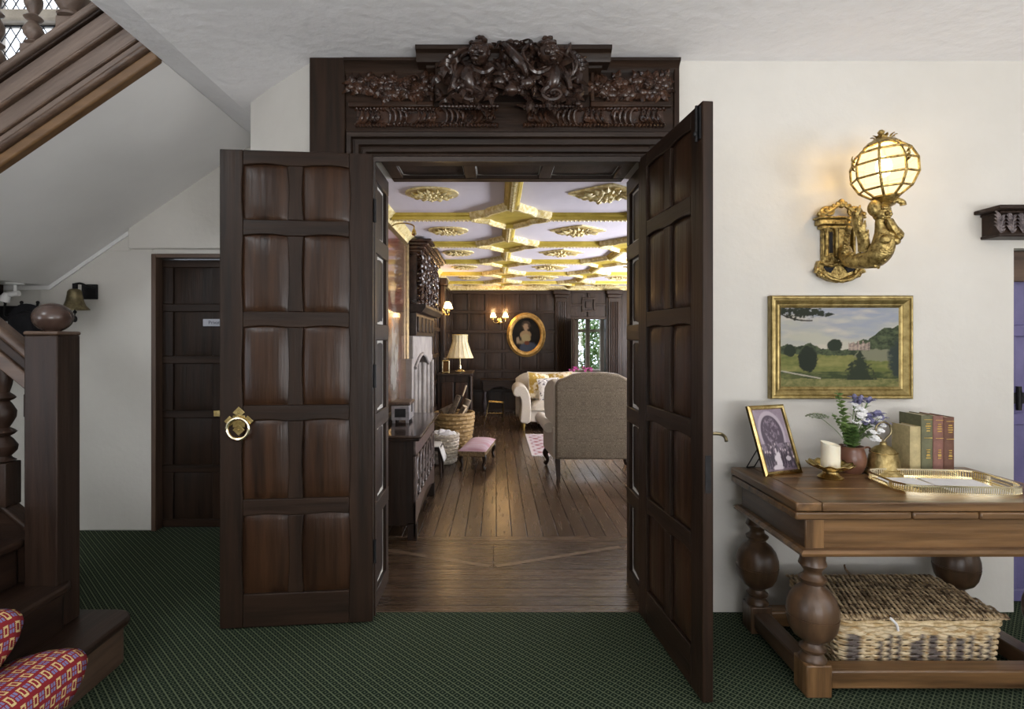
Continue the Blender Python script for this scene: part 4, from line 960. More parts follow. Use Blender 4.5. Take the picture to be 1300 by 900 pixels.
MB().tube([(-.13,0,.34), (.13,0,.32)], .008, 8).build('top_bar', BRAS, tv); MB().tube([(-.13,.15,.34), (.13,.15,.32)], .008, 8).build('top_bar', BRAS, tv)
for x0, x1 in ((-.13,-.2), (.12,.12)):
    for y in (0, .15): MB().tube([(x0,y,.335), (x1,y+(-.03 if y == 0 else .03),0)], .008, 8).build('leg', BRAS, tv)
MB().tube([(-.17,0,.14), (.12,0,.14)], .006, 8).build('stretcher', BRAS, tv); MB().tube([(-.13,0,.335), (-.13,.15,.335)], .007, 8).tube([(.12,0,.32), (.12,.15,.32)], .007, 8).build('cross_bar', BRAS, tv)
# ------------------------------------------------------------------ baskets
WIK = mat('honey_wicker', (.26,.16,.06), (.46,.31,.13), scale=40, rough=.6); WIP = mat('pale_wicker', (.52,.45,.36), (.72,.66,.56), scale=40, rough=.6)
def round_basket(name, label, loc, r0, r1, h, rows, stakes, m):
    t = thing(name, label, 'basket', loc); mb = MB(); n = stakes*2
    for j in range(rows):
        f = (j+.5)/rows; r = lerp(r0, r1, f**.8); z = .02+f*(h-.04); hh = h/rows*.48
        pts = [((r+(.010 if (i+j) % 2 else -.006))*cos(2*pi*i/n), (r+(.010 if (i+j) % 2 else -.006))*sin(2*pi*i/n), z) for i in range(n)]
        mb.tube(pts, hh, 6, closed=True, flat=1.0)
    mb.build('weave', m, t, kind='stuff')
    MB().lathe([(r0-.03,.005), (r0,.005), (r0+.012,.02), (r0,.035), (r0-.03,.03)], 32).lathe([(0,.006), (r0-.01,.006), (r0-.01,.02), (0,.02)], 32).build('base', m, t)
    mb = MB()
    for s_ in (0, 1): mb.tube([((r1+.01)*cos(2*pi*i/48), (r1+.01)*sin(2*pi*i/48), h+.008*sin(i*pi/2+s_*pi)) for i in range(48)], .014, 7, closed=True)
    mb.build('rim', m, t); return t
lbx, lby = P(577,550,7.25).x, 7.25
round_basket('log_basket', 'large round honey wicker basket filled with split logs', (lbx, lby, 0), .17, .235, .50, 9, 18, WIK)
BARK = mat('split_log', (.30,.22,.13), (.55,.43,.28), scale=14, stretch=(1,1,.2), rough=.8, bump=.3)
BRK2 = mat('bark_log', (.07,.05,.035), (.20,.15,.10), scale=18, rough=.9, bump=.4)
def log(label, p0, p1, r, m, wedge):
    t = thing('split_log', label, 'log', p0, group='logs in the basket'); d_ = Vector(p1)-Vector(p0); L_ = d_.length; q = d_.to_track_quat('Z', 'Y').to_matrix()
    out = [(r*cos(a), r*sin(a)) for a in [pi*i/8 for i in range(9)]]+([] if wedge else [(r*cos(pi+pi*i/8), r*sin(pi+pi*i/8)) for i in range(1, 8)])
    MB().prism([q @ Vector((x, y, 0)) for x, y in out], d_).build('bark', BRK2, t, bevel=.004)
    MB().prism([q @ Vector((x*.93, y*.93, L_-.003)) for x, y in out], d_.normalized()*.006).build('cut_end', BARK, t)
    if wedge: MB().prism([q @ Vector((x, -.004, z)) for x, z in ((-r*.97,.01), (r*.97,.01), (r*.97,L_-.01), (-r*.97,L_-.01))], q @ Vector((0,.003,0))).build('split_face', BARK, t)
log('long pale split log leaning up to the right in the log basket', (lbx-.06, lby-.07, .40), (lbx+.07, lby-.02, .72), .05, BARK, True)
log('dark barked round log at the back of the log basket', (lbx+.06, lby+.08, .38), (lbx+.17, lby+.10, .66), .045, BARK, False)
log('short pale split log low at the right of the log basket', (lbx+.06, lby-.08, .40), (lbx+.16, lby-.10, .585), .06, BARK, True)
log('brown log lying flat at the left of the log basket', (lbx-.17, lby-.02, .50), (lbx-.02, lby+.12, .56), .05, BARK, False)
pk = thing('hearth_brush', 'thin hearth brush with pale handle sticking out of log basket', 'brush', (lbx, lby, .45))
MB().tube([(-.03,.02,0), (.10,.03,.26)], .012, 8).build('shaft', IRON, pk); MB().tube([(.10,.03,.26), (.15,.035,.40)], .011, 8).build('handle', BARK, pk)
pbx, pby = P(567,585,6.62).x-.03, 6.60
round_basket('paper_basket', 'pale wicker basket of white papers behind the carved cabinet', (pbx, pby, 0), .125, .16, .33, 8, 15, WIP)
for k, (dx_, dy_, lb) in enumerate(((-.03,.03,'crumpled white paper heaped at the back of the pale basket'), (.05,-.03,'folded white paper poking from the front of the pale basket'))):
    mb = MB(); rnd = random.Random(k)
    mb.grid(lambda a, b: (pbx+dx_+(a-.5)*.2, pby+dy_+(b-.5)*.16, .335+.05*abs(noise.noise(Vector((a*3, b*3, k*5))))+.06*(1-abs(2*a-1))*(1-abs(2*b-1))), 8, 8)
    o = mb.build('paper', PAPR, smooth=False); so = o.modifiers.new('t', 'SOLIDIFY'); so.thickness = .003
    o['label'] = lb; o['category'] = 'paper'; o['group'] = 'papers in the pale basket'
# stool with white cloth
sx_, sy_ = P(557,600,6.1).x-.05, 6.02
sl = thing('cloth_stool', 'small dark stool draped with white cloth between cabinet and footstool', 'stool', (sx_, sy_, 0))
mb = MB(); mb.grid(lambda a, b: ((a-.5)*.26*(1+.05*sin(b*19)), (b-.5)*.3, .33 if .2 < a < .8 else .33-.16*(abs(a-.5)-.3)/.2+.01*sin(b*17)), 11, 12)
o = mb.build('cloth', mat('white_cloth', (.62,.60,.56), (.72,.70,.67), rough=.9), sl); o.modifiers.new('t', 'SOLIDIFY').thickness = .006
MB().box(-.09, .09, -.13, .13, .28, .322).build('seat', OAK['x'], sl, bevel=.005)
for x in (-.075, .075):
    for y in (-.11, .11): MB().tube([(x,y,.29), (x*1.25,y*1.1,0)], [.018,.013], 8).build('leg', OAK['z'], sl)
# footstool
fs = thing('footstool', 'low footstool with pink woven top and dark cabriole legs', 'footstool', (P(599,598,6.18).x, 6.22, 0), (0,0,R(-8)))
TAP = mat('pink_tapestry', (.52,.30,.36), (.62,.52,.60), scale=8, stretch=(.3,3,1), rough=.95, lo=.42, hi=.58)
TAPS = mat('brown_tapestry', (.10,.06,.03), (.34,.24,.12), scale=60, rough=.95)
MB().box(-.145, .145, 0, .78, .15, .215).build('apron', TAPS, fs, bevel=.012)
mb = MB(); mb.grid(lambda a, b: ((a-.5)*.31, -.01+b*.80, .212+.042*(1-abs(2*a-1)**4)*(1-abs(2*b-1)**8)), 11, 17); mb.build('cushion', TAP, fs)
for x in (-.12, .12):
    for y in (.03, .75):
        sg = 1 if x > 0 else -1; MB().tube(spl([(x,y,.17), (x+sg*.015,y,.12), (x-sg*.002,y,.06), (x+sg*.008,y,.018)], 4), [.026,.027,.027,.025,.022,.020,.017,.015,.014,.014,.015,.018,.02][:13], 8).ell((x+sg*.01,y-.004,.012), (.02,.022,.012), 8, 6).build('leg', OAK['z'], fs)
# ------------------------------------------------------------------ sofa, cushions, wing chair, rug
UPH = mat('cream_upholstery', (.50,.45,.37), (.57,.52,.44), scale=60, rough=.95, bump=.15, bscale=200, sheen=.2)
def damask():
    m, nt, b = newmat('beige_damask'); q = NT(nt); N, L = nt.nodes, nt.links
    tc = N.new('ShaderNodeTexCoord'); n = N.new('ShaderNodeTexNoise'); n.inputs['Scale'].default_value = 26; n.inputs['Detail'].default_value = 1; n.inputs['Distortion'].default_value = 1.6
    sp = N.new('ShaderNodeSeparateXYZ'); L.new(tc.outputs['Object'], sp.inputs[0]); cb_ = N.new('ShaderNodeCombineXYZ')
    per = .13
    L.new(q.m('PINGPONG', sp.outputs[0], per), cb_.inputs[0]); L.new(q.m('PINGPONG', sp.outputs[2], per*2), cb_.inputs[2]); L.new(sp.outputs[1], cb_.inputs[1]); L.new(cb_.outputs[0], n.inputs[0])
    f = q.m('GREATER_THAN', q.m('FRACT', q.m('MULTIPLY', n.outputs[0], 7)), .5)
    L.new(q.mix(f, (.135,.105,.070), (.245,.20,.142)), b.inputs['Base Color']); b.inputs['Roughness'].default_value = .85; b.inputs['Sheen Weight'].default_value = .2
    return m
DAMK = damask()
sf = thing('sofa', 'cream scroll-arm sofa facing the doorway behind the wing chair', 'sofa', (P(652,545,8.85).x, 8.85, 0))
SW_ = 1.75
o = [(.04,.16), (.10,.16), (.10,.30)]+[(.10+.0*t, .3) for t in ()]
def armo(fl):                                             # scroll outline in x,z
    pts = [(.10,.14), (.26,.14), (.27,.45), (.25,.58), (.20,.68), (.12,.72), (.04,.70), (-.005,.64), (.0,.57), (.05,.535), (.09,.54), (.12,.47), (.115,.3)]
    return [(x, z) for x, z in pts] if not fl else [(SW_-x, z) for x, z in pts]
for fl_ in (0, 1):
    sp_ = spl([(x, 0, z) for x, z in armo(fl_)], 3)
    MB().prism([(p.x, 0, p.z) for p in sp_], (0,.80,0)).build('arm', UPH, sf, bevel=.02)
MB().box(.12, SW_-.12, .02, .8, .14, .33).build('seat_base', UPH, sf, bevel=.02)
mb = MB(); mb.grid(lambda a, b: (.265+a*(SW_-.53), -.01+.62*b, .33+.14*(1-abs(2*a-1)**10)*(1-abs(2*b-1)**6)), 21, 13); mb.build('seat_cushion', UPH, sf)
mb = MB()
def bk(a, b):
    x = .06+a*(SW_-.12); top = .88-.10*max(0, (abs(a-.5)-.36)/.14)**2
    t = b*2*pi; return (x, .70+.12*cos(t)*(1)+.10*(.5+.5*sin(t)), .14+(top-.14)*(.5+.5*sin(t)))
mb.grid(bk, 24, 20, cv=True); mb.build('backrest', UPH, sf)
for x in (.16, SW_-.16):
    for y in (.06, .74): l_ = MB().lathe([(.014,0), (.018,.01), (.02,.05), (.032,.09), (.028,.14)], 12, (x,y,0)).build('leg', mat('gilt_leg', (.4,.28,.08), rough=.35, metal=.7), sf)
def cushion(name, label, loc, rot, s, m):
    t = thing(name, label, 'cushion', loc, rot, group='cushions on the cream sofa'); mb = MB()
    for sg in (-1, 1):
        mb.grid(lambda a, b: ((a-.5)*s*(1-.10*(1-abs(2*b-1)**2)*abs(2*a-1)), sg*s*.16*(max(0, (1-abs(2*a-1)**2.2)*(1-abs(2*b-1)**2.2)))**.6, b*s*(1)+(.0)), 15, 15)
    c_ = mb.build('cover', m, t)
    e = []
    for i in range(60):
        u = i/60*4; k_ = int(u); f = u-k_; a, b = ((f,0), (1,f), (1-f,1), (0,1-f))[k_]; e.append(((a-.5)*s*(1-.10*(1-abs(2*b-1)**2)*abs(2*a-1)), 0, b*s))
    MB().tube(e, .006, 6, closed=True).build('piping', UPH, c_)
CUA = mat('ochre_floral', (.70,.62,.46), (.38,.25,.05), scale=10, rough=.95, lo=.47, hi=.53); CUB = mat('grey_floral', (.70,.68,.66), (.12,.10,.12), scale=22, rough=.95, lo=.54, hi=.58)
sfx = sf.location.x
cushion('sofa_cushion', 'ochre and cream floral cushion leaning on the sofa arm', (sfx+.45, 9.24, .47), (R(-22), R(8), R(20)), .44, CUA)
cushion('sofa_cushion', 'grey speckled white cushion in front of the ochre cushion', (sfx+.60, 9.06, .47), (R(-20), R(-4), R(8)), .36, CUB)
cushion('sofa_cushion', 'second ochre floral cushion further along the sofa back', (sfx+.80, 9.30, .47), (R(-20), R(-6), R(-6)), .44, CUA)
wc = thing('wing_chair', 'high-backed beige damask wing armchair seen from behind', 'armchair', (1.03, 5.84, 0)); hw = .42
o = [(-hw,.20), (hw,.20), (hw,.98), (hw*.92,1.02), (hw*.75,1.045), (hw*.55,1.085), (hw*.3,1.10), (0,1.102), (-hw*.3,1.10), (-hw*.55,1.085), (-hw*.75,1.045), (-hw*.92,1.02), (-hw,.98)]
MB().prism([(x, 0, z) for x, z in o], (0,.12,0)).build('backrest', DAMK, wc, bevel=.025, seg=3)
for sg in (-1, 1):
    o = [(0,.52), (0,1.0), (.07,1.03), (.20,1.0), (.30,.92), (.33,.82), (.32,.70), (.28,.60)]
    MB().prism([(sg*(hw+.015+y*.24), .04+y, z) for y, z in o], (-sg*.07,0,0)).build('wing', UPH, wc, bevel=.02, seg=3)
    pts = [(sg*(hw+.06), .08, .52), (sg*(hw+.08), .30, .535), (sg*(hw+.095), .56, .545), (sg*(hw+.10), .66, .54)]
    MB().tube(spl(pts, 5), [.055]*13+[.066, .070, .060][:3], 14).build('arm', UPH, wc)
    MB().prism([(sg*(hw-.03), .04, .20), (sg*(hw+.02), .04, .20), (sg*(hw+.075), .62, .22), (sg*(hw+.075), .62, .54), (sg*(hw+.02), .04, .54), (sg*(hw-.03), .04, .54)][:3]+[(sg*(hw-.0), .62, .22)], (0,0,.33)).build('side_panel', UPH, wc, bevel=.015)
    MB().prism([(sg*(hw-.055), .02, .205), (sg*(hw-.002), .02, .205), (sg*(hw-.012), -.03, 0), (sg*(hw-.050), -.03, 0)], (0,.045,0)).build('leg', OAK['z'], wc, bevel=.004)
    MB().tube(spl([(sg*(hw+.0), .60, .21), (sg*(hw+.05), .62, .15), (sg*(hw+.02), .63, .07), (sg*(hw+.045), .66, .02)], 4), [.034,.037,.038,.037,.034,.030,.026,.022,.020,.019,.02,.024,.028], 10).build('leg', OAK['z'], wc)
MB().box(-hw+.02, hw-.02, .08, .66, .20, .36).build('seat_base', UPH, wc, bevel=.02); MB().box(-hw+.04, hw-.04, .10, .68, .36, .47).build('seat_cushion', UPH, wc, bevel=.04, seg=3)
def rugc(u, v):
    e = min(u, 1-u, (v), (1-v)); s_ = sin(u*60)*sin(v*40)+fbm(u*3, v*3, 6)
    if e < .03: return (.55,.50,.50)
    if e < .13: return mixc((.50,.45,.48), (.28,.12,.14), (s_*2))
    return mixc((.52,.47,.50), (.33,.20,.24), s_*1.8)
rg_ = thing('persian_rug', 'small faded pink and cream rug beside the wing chair', 'rug', (.44, 7.0, .001))
cgrid(rugc, (0,0,.008), (1.5,0,0), (0,1.55,0), 60, 60).build('pile', vcol('rug_pile', .95, spec=.1), rg_)
MB().box(0, 1.5, 0, 1.55, 0, .007).build('backing', PAPR, rg_, smooth=False)
for y in (-.0, 1.55):
    mb = MB()
    for i in range(60): x = .01+i*1.48/59; mb.tube([(x,y,.004), (x+.004,y+(.05 if y > 1 else -.05),.002)], .003, 5)
    mb.build('fringe', PAPR, rg_, kind='stuff')
# ---- pedestal table with pink flowers near the far door
pt = thing('pedestal_table', 'round dark pedestal table near the far doorway behind the wing chair', 'table', (1.47, 10.12, 0))
MB().lathe([(.26,.66), (.27,.675), (.26,.69)], 28).build('top', OAK['x'], pt); MB().lathe([(.20,0), (.20,.03), (.05,.08), (.03,.2), (.05,.35), (.03,.5), (.05,.66)], 18).build('pedestal', OAK['z'], pt)
PINK = mat('magenta_petal', (.50,.03,.28), (.72,.14,.46), scale=20, rough=.7); GRN = mat('leaf_green', (.045,.095,.02), (.19,.29,.085), scale=14, rough=.55)
def flowerpot(label, x, y, z, seed):
    t = thing('flower_bunch', label, 'flowers', (x, y, z), group='pink flowers near the far doorway'); rnd = random.Random(seed)
    MB().lathe([(.035,0), (.05,.03), (.055,.07), (.035,.10), (.04,.115)], 16).build('vase', WHT, t)
    s_ = MB(); f_ = MB()
    for i in range(16):
        a = rnd.uniform(0, 2*pi); r = rnd.uniform(.0,.09); q = Vector((r*cos(a), r*sin(a), .19+rnd.uniform(-.02,.06)))
        s_.tube([(0,0,.08), (q.x*.5,q.y*.5,.15), q], .003, 5); s_.leaf((q.x*.6,q.y*.6,.14), (cos(a), sin(a), .3), (0,0,1), .05, .02, .3, .1)
        for k in range(6): b = 2*pi*k/6; f_.leaf(q, (cos(b), sin(b), .5), (0,0,1), .035, .024, .5, .1)
        f_.ell(q, .012, 7, 5)
    s_.build('stems', GRN, t); f_.build('blooms', PINK, t)
flowerpot('left bunch of magenta flowers seen over the wing chair back', 1.39, 10.12, .69, 1); flowerpot('right bunch of magenta flowers seen over the wing chair back', 1.62, 10.12, .69, 2)
# ================================================================== LOWER FLIGHT OF STAIRS
ls = thing('staircase', 'dark oak lower stair flight rising left from the square newel post', 'staircase', (-1.65, 2.6, 0))
def step(k, nos, top, far):
    x0 = -1.4
    def outl(o): return [(x0,-1.5), (nos+o,-1.5), (nos+o,far-.10)]+[(nos+o-.10+.10*cos(R(a)), far-.10+(.10+o)*sin(R(a))) for a in (15,30,45,60,75,90)]+[(x0,far+o)]
    MB().prism([(x, y, top-.035) for x, y in outl(0)], (0,0,.035)).build('tread', STRD['y'], ls, bevel=.010)
    MB().prism([(x, y, (top-.20 if k == 0 else top-.19)) for x, y in outl(-.022)], (0,0,.16)).build('riser', STRW['y'] if k == 0 else STRD['y'], ls, bevel=.003)
step(0, 0, .20, .02); step(1, -.195, .39, -.08); step(2, -.395, .58, -.08); step(3, -.60, .77, -.08)
NX0, NX1, NY0, NY1 = -.372, -.229, -.18, -.045
MB().box(NX0, NX1, NY0, NY1, .20, 1.465).build('newel_post', STRD['z'], ls, bevel=.006)
MB().box(NX0-.004, NX1+.004, NY0-.004, NY1+.004, 1.465, 1.483).build('newel_cap', STRW['x'], ls, bevel=.009, seg=3)
mb = MB().lathe([(.03,0)]+[(.076*cos(R(a)), .064+.064*sin(R(a))) for a in range(-65, 86, 10)]+[(0,.128)], 32, ((NX0+NX1)/2, (NY0+NY1)/2, 1.479))
mb.build('newel_ball', mat('polished_oak', (.030,.017,.013), (.07,.042,.032), scale=9, rough=.24), ls, ang=80)
SS = .83
def rail(name, z0, z1, y0, y1, m, bev):
    xa, xb = NX0, -1.4
    MB().prism([(xa,y0,z0), (xb,y0,z0+SS*(xa-xb)), (xb,y0,z1+SS*(xa-xb)), (xa,y0,z1)], (0,y1-y0,0)).build(name, m, ls, bevel=bev)
rail('handrail', 1.34, 1.395, -.155, -.07, STRW['x'], .018); rail('rail_moulding', 1.285, 1.34, -.14, -.085, STRD['x'], .008); rail('rail_board', 1.21, 1.285, -.150, -.075, STRW['x'], .006)
rail('string_board', .28, .60, -.135, -.09, STRD['x'], .004); rail('string_cap', .60, .63, -.155, -.07, STRD['x'], .008)
for x in (-.515, -.74, -.96):
    zb = .63+SS*(NX0-x)
    b_ = MB().box(x-.042, x+.042, -.155, -.07, zb-.03, zb+.16).build('baluster_block', STRD['z'], ls, bevel=.004)
    MB().lathe(turned(.46, .048), 16, (x,-.1125,zb+.158)).build('baluster', STRD['z'], b_)
MB().box(NX0-.028, NX0, -.15, -.075, 1.11, 1.21).build('rail_bracket', STRD['z'], ls, bevel=.004)
def pad(label, nos, top, yfar):
    pts = [(nos-.20, top+.016), (nos-.12, top+.026), (nos-.05, top+.028)]+[(nos-.022+.045*sin(R(a)), top-.018+.045*cos(R(a))) for a in (15,35,55,75,90)]+[(nos+.024, top-.06), (nos+.018, top-.10), (nos+.008, top-.135)]
    cum = [0]
    for i in range(1, len(pts)): cum.append(cum[-1]+sqrt((pts[i][0]-pts[i-1][0])**2+(pts[i][1]-pts[i-1][1])**2))
    n = 24; mb = MB(); uv = []; T = cum[-1]
    for i, (x, z) in enumerate(pts):
        s_ = cum[i]/T; ye = yfar-.05*(max(0, .35-s_)/.35)**1.5-.09*(max(0, s_-.62)/.38)**1.6
        for j in range(n):
            f = j/(n-1); y = lerp(1.25, ye, f); fall = max(0, (f-.93)/.07)**2
            mb.v.append(Vector((x, y, z-.014*fall))); uv.append((cum[i], y))
    for i in range(len(pts)-1):
        for j in range(n-1): mb.f.append((i*n+j, (i+1)*n+j, (i+1)*n+j+1, i*n+j+1))
    me = mb.mesh(True, 80); L = me.uv_layers.new(name='UVMap')
    for lp_ in me.loops: u_, v_ = uv[lp_.vertex_index]; L.data[lp_.index].uv = (u_+.02, v_)
    o = mobj('stair_pad', me, KILM); so = o.modifiers.new('t', 'SOLIDIFY'); so.thickness = .016; so.offset = 0
    o['label'] = label; o['category'] = 'stair pad'; o['group'] = 'red woven stair pads'
pad('red patterned stair pad wrapped over the lowest step', -1.65, .20, 2.245)
pad('red patterned stair pad on the second step up', -1.845, .39, 2.175)
# ================================================================== RECESS: bell, coat rack, hat, spotlight
b0 = P(95, 378, 4.12)
bl = thing('wall_bell', 'bronze bell hanging from black bracket beside the recess door', 'bell', (b0.x, 4.12, b0.z))
MB().lathe([(.0,.068), (.018,.066), (.035,.060), (.045,.045), (.048,.02), (.055,-.02), (.068,-.055), (.092,-.082), (.093,-.088), (.084,-.084), (.05,-.03), (.03,.04), (0,.05)], 28).build('bell_body', BRON, bl)
MB().box(-.012, .016, -.012, .012, .06, .105).build('yoke', IRON, bl, bevel=.003)
MB().tube([(0,0,.03), (0,0,-.13)], .004, 8).ell((0,0,-.105), .013, 10, 7).ell((0,0,-.155), (.016,.016,.024), 10, 8).build('clapper', IRON, bl)
br = MB().tube(spl([(.0,0,.10), (.035,.01,.105), (.06,.04,.09), (.07,.10,.085)], 5), .008, 8).build('bracket', IRON, bl)
pt_ = P(114.5, 370.5, 4.26); MB().box(pt_.x-b0.x-.056, pt_.x-b0.x+.056, .125, .147, pt_.z-b0.z-.056, pt_.z-b0.z+.056).build('wall_plate', IRON, bl, bevel=.003)
cr = thing('coat_rack', 'black coat rack board with hooks on the recess wall', 'coat rack', (-4.1, RY-.001, P(0,398,4.25).z))
MB().box(0, .78, -.025, 0, -.058, .058).build('board', IRON, cr, bevel=.004)
for k in range(6):
    x = .10+k*.12; MB().tube(spl([(x,-.025,0), (x,-.07,-.02), (x,-.085,.02), (x,-.075,.075)], 5), [.008]*16, 8).ell((x,-.075,.08), .012, 8, 6).build('hook', IRON, cr)
ht = thing('felt_hat', 'round black felt hat hung on the coat rack behind the newel', 'hat', (P(33,412,4.13).x, 4.165, P(33,412,4.13).z))
Mh = Matrix.Rotation(R(100), 3, 'X')
MB().lathe([(.155,0), (.157,.006), (.13,.008), (.10,.012), (.098,.05), (.09,.085), (.06,.10), (0,.104)], 32, (0,0,0), Mh).build('crown', BLK, ht); MB().lathe([(.102,.012), (.104,.014), (.104,.034), (.100,.036)], 32, (0,0,0), Mh, caps=False).build('band', IRON, ht)
s0 = P(19, 362, 4.05)
spt = thing('spotlight', 'small white twin spotlight fixed under the stair soffit', 'spotlight', (s0.x, 4.05, 1.85))
MB().lathe([(.055,0), (.055,-.012), (.04,-.016), (0,-.016)], 20).build('ceiling_rose', WHT, spt); MB().tube([(0,0,-.016), (0,0,-.075)], .011, 10).build('stem', WHT, spt)
MB().tube([(.03,0,-.075), (-.05,-.01,-.085)], .02, 12).build('body', WHT, spt); MB().lathe([(.022,0), (.03,.03), (.034,.06), (.03,.062), (0,.05)], 16, (-.045,-.01,-.075), Matrix.Rotation(R(205), 3, 'Y')).build('lamp_head', WHT, spt)
# ================================================================== OAK TABLE
TH, TX, TY = .795, 1.20, 2.26; TWd, TDp = 1.20, .635
tb = thing('refectory_table', 'oak draw-leaf table with bulbous legs against the cream wall', 'table', (TX, TY, 0))
for k, (y0, y1) in enumerate(((0,.215), (.216,.425), (.426,TDp))): MB().box(.105, TWd-.105, y0, y1, TH-.036, TH).build('top_board', TABW['x'], tb, bevel=.004)
for x in (0, TWd-.104): MB().box(x, x+.104, 0, TDp, TH-.036, TH).build('top_cleat', TABW['y'], tb, bevel=.006)
for x0, x1 in ((0,.465), (.47,.735), (.74,TWd)): MB().box(x0, x1, .004, TDp-.004, TH-.072, TH-.040).build('draw_leaf', TABW['x'], tb, bevel=.007)
AZ0, AZ1 = .585, TH-.073
MB().box(.075, TWd-.075, .025, .05, AZ0, AZ1).build('apron', TABW['x'], tb, bevel=.003); MB().box(.075, TWd-.075, TDp-.05, TDp-.025, AZ0, AZ1).build('apron', TABD['x'], tb, bevel=.003)
for x in (.045, TWd-.07): MB().box(x, x+.025, .025, TDp-.025, AZ0, AZ1).build('apron', TABD['y'], tb, bevel=.003)
for x in (.046, TWd-.122): MB().box(x, x+.075, .018, .03, AZ0, AZ1).build('corner_stile', TABW['z'], tb, bevel=.003)
mp = [(0,0), (.004,.0), (.026,.008), (.030,.020), (.018,.030), (0,.034)]
MB().sweep([(.046,.02,AZ0-.012), (.046,TDp-.02,AZ0-.012), (TWd-.046,TDp-.02,AZ0-.012), (TWd-.046,.02,AZ0-.012)], [(-a, b) for a, b in mp], (0,0,1), closed=True).build('apron_moulding', TABW['x'], tb, ang=25)
LP = [(.052,.13), (.054,.14), (.042,.155), (.036,.163), (.050,.175), (.052,.183), (.038,.193), (.034,.205), (.05,.218), (.074,.235), (.090,.265), (.098,.300), (.100,.316), (.096,.318), (.096,.324), (.100,.326), (.098,.355), (.087,.39), (.067,.418), (.044,.435), (.038,.445), (.052,.460), (.054,.468), (.036,.482), (.033,.497), (.042,.510), (.054,.525), (.048,.545), (.05,.575)]
for x in (.103, TWd-.103):
    for y in (.07, TDp-.07):
        near = y < .2; m_ = TABD['z']
        l_ = MB().lathe(LP, 28, (x,y,0)).build('leg', m_, tb, ang=50); MB().box(x-.052, x+.052, y-.052, y+.052, 0, .132).build('leg_block', TABW['z'] if near else TABD['z'], l_, bevel=.006); MB().box(x-.05, x+.05, y-.045, y+.045, .572, .60).build('leg_cap', m_, l_, bevel=.004)
for y in (.07, TDp-.07): MB().box(.155, TWd-.155, y-.04, y+.04, .03, .105).build('stretcher', TABW['x'], tb, bevel=.008)
for x in (.103, TWd-.103): MB().box(x-.04, x+.04, .122, TDp-.122, .03, .105).build('stretcher', TABD['y'], tb, bevel=.008)
# ---- things on the table
def photo(u, v):
    def e(cx, cy, rx, ry): return 1-((u-cx)/rx)**2-((v-cy)/ry)**2
    n2, n3 = fbm(u, v, 16), fbm(u, v+4, 34)
    c = mixc((.20,.155,.20), (.33,.27,.33), .5+.8*fbm(u, v, 4)+.3*n3)
    arch = max(e(.48,.60,.40,.36), (1-abs(u-.48)/.40)*.6 if v < .6 else -1); c = mixc(c, (.42,.355,.41), arch*9+.4*n3) if arch > 0 and v > .3 else c
    arch = max(e(.48,.58,.335,.31), (1-abs(u-.48)/.335)*.6 if v < .58 else -1); c = mixc(c, (.07,.05,.075), arch*9) if arch > 0 and v > .28 else c
    c = mixc(c, (.24,.19,.24), (.3+2.2*n2+1.5*n3)*max(0, min(1, e(.48,.64,.25,.22)*3))) if v > .36 else c
    if v < .44: c = mixc((.045,.032,.05), (.22,.175,.22), .42+1.6*n2+1.0*n3)
    for k in range(14):
        x = .06+.068*k; y = .34+.055*sin(k*2.3)-.10*(k % 2); c = mixc(c, (.035,.025,.04), (e(x,y-.10,.032,.11)+.5*n3)*4); c = mixc(c, (.48,.40,.43), e(x,y+.035,.020,.022)*6)
    c = mixc(c, (.60,.54,.58), (e(.47,.17,.10,.15)+.9*n2)*3); c = mixc(c, (.58,.5,.54), e(.45,.33,.028,.04)*6); c = mixc(c, (.55,.49,.53), (e(.42,.07,.17,.05)+.6*n2)*3)
    c = mixc(c, (.5,.44,.48), (e(.78,.20,.08,.04)+.5*n3)*4)
    if v < .045: c = mixc(c, (.14,.10,.13), .8)
    return c
pf = thing('photo_frame', 'brass photo frame with old sepia group photograph standing on table', 'photo frame', (1.278, 2.685, TH), (R(0), 0, R(20)))
tilt = Matrix.Rotation(R(-20), 3, 'X'); Uv, Vv, Nv = Vector((1,0,0)), tilt @ Vector((0,0,1)), tilt @ Vector((0,-1,0))
FW, FH = .225, .335; O_ = Vector((0,0,.003))
bk_ = MB().obox(O_+Uv*FW/2+Vv*FH/2+Nv*-.004, Uv*FW/2, Vv*FH/2, Nv*.004).build('backing_board', IRON, pf, smooth=False)
cgrid(photo, O_+Uv*.01+Vv*.01+Nv*.002, Uv*(FW-.02), Vv*(FH-.02), 70, 100).build('print', vcol('photo_print', .35, coat=.3), pf)
frame('frame', pf, O_, Uv, Vv, Nv, FW, FH, [(.004,-.008), (.004,.006), (-.006,.012), (-.014,.010), (-.018,.003), (-.018,0)], BRAS)
MB().tube([O_+Uv*.05+Vv*.17+Nv*-.008, (.05,.17,.004)], .003, 6).tube([(.05,.17,.004), (.10,.17,.004)], .003, 6).tube([(.10,.17,.004), O_+Uv*.10+Vv*.17+Nv*-.008], .003, 6).build('easel_strut', IRON, pf)
dd = thing('brass_dish', 'fluted brass dish on a foot holding the pillar candle', 'dish', (1.572, 2.66, TH))
mb = MB(); mb.lathe([(.054,0), (.056,.006), (.050,.012), (.036,.022), (.033,.032), (.040,.040)], 28); mb.build('foot', BRAS, dd)
mb = MB(); NF = 48
def dish(a, b):
    t = a*2*pi; r = .030+b*.072*(1+.035*cos(t*12)*b); return (r*cos(t), r*sin(t), .041+.028*b*b+.004*cos(t*12)*b)
mb.grid(dish, 72, 8, cu=True); mb.lathe([(0,.041), (.034,.041)], 24, caps=False); o = mb.build('bowl', BRAS, dd, ang=60); o.modifiers.new('t', 'SOLIDIFY').thickness = .003
cd = thing('pillar_candle', 'thick cream pillar candle in the brass dish', 'candle', (1.572, 2.66, TH+.0445))
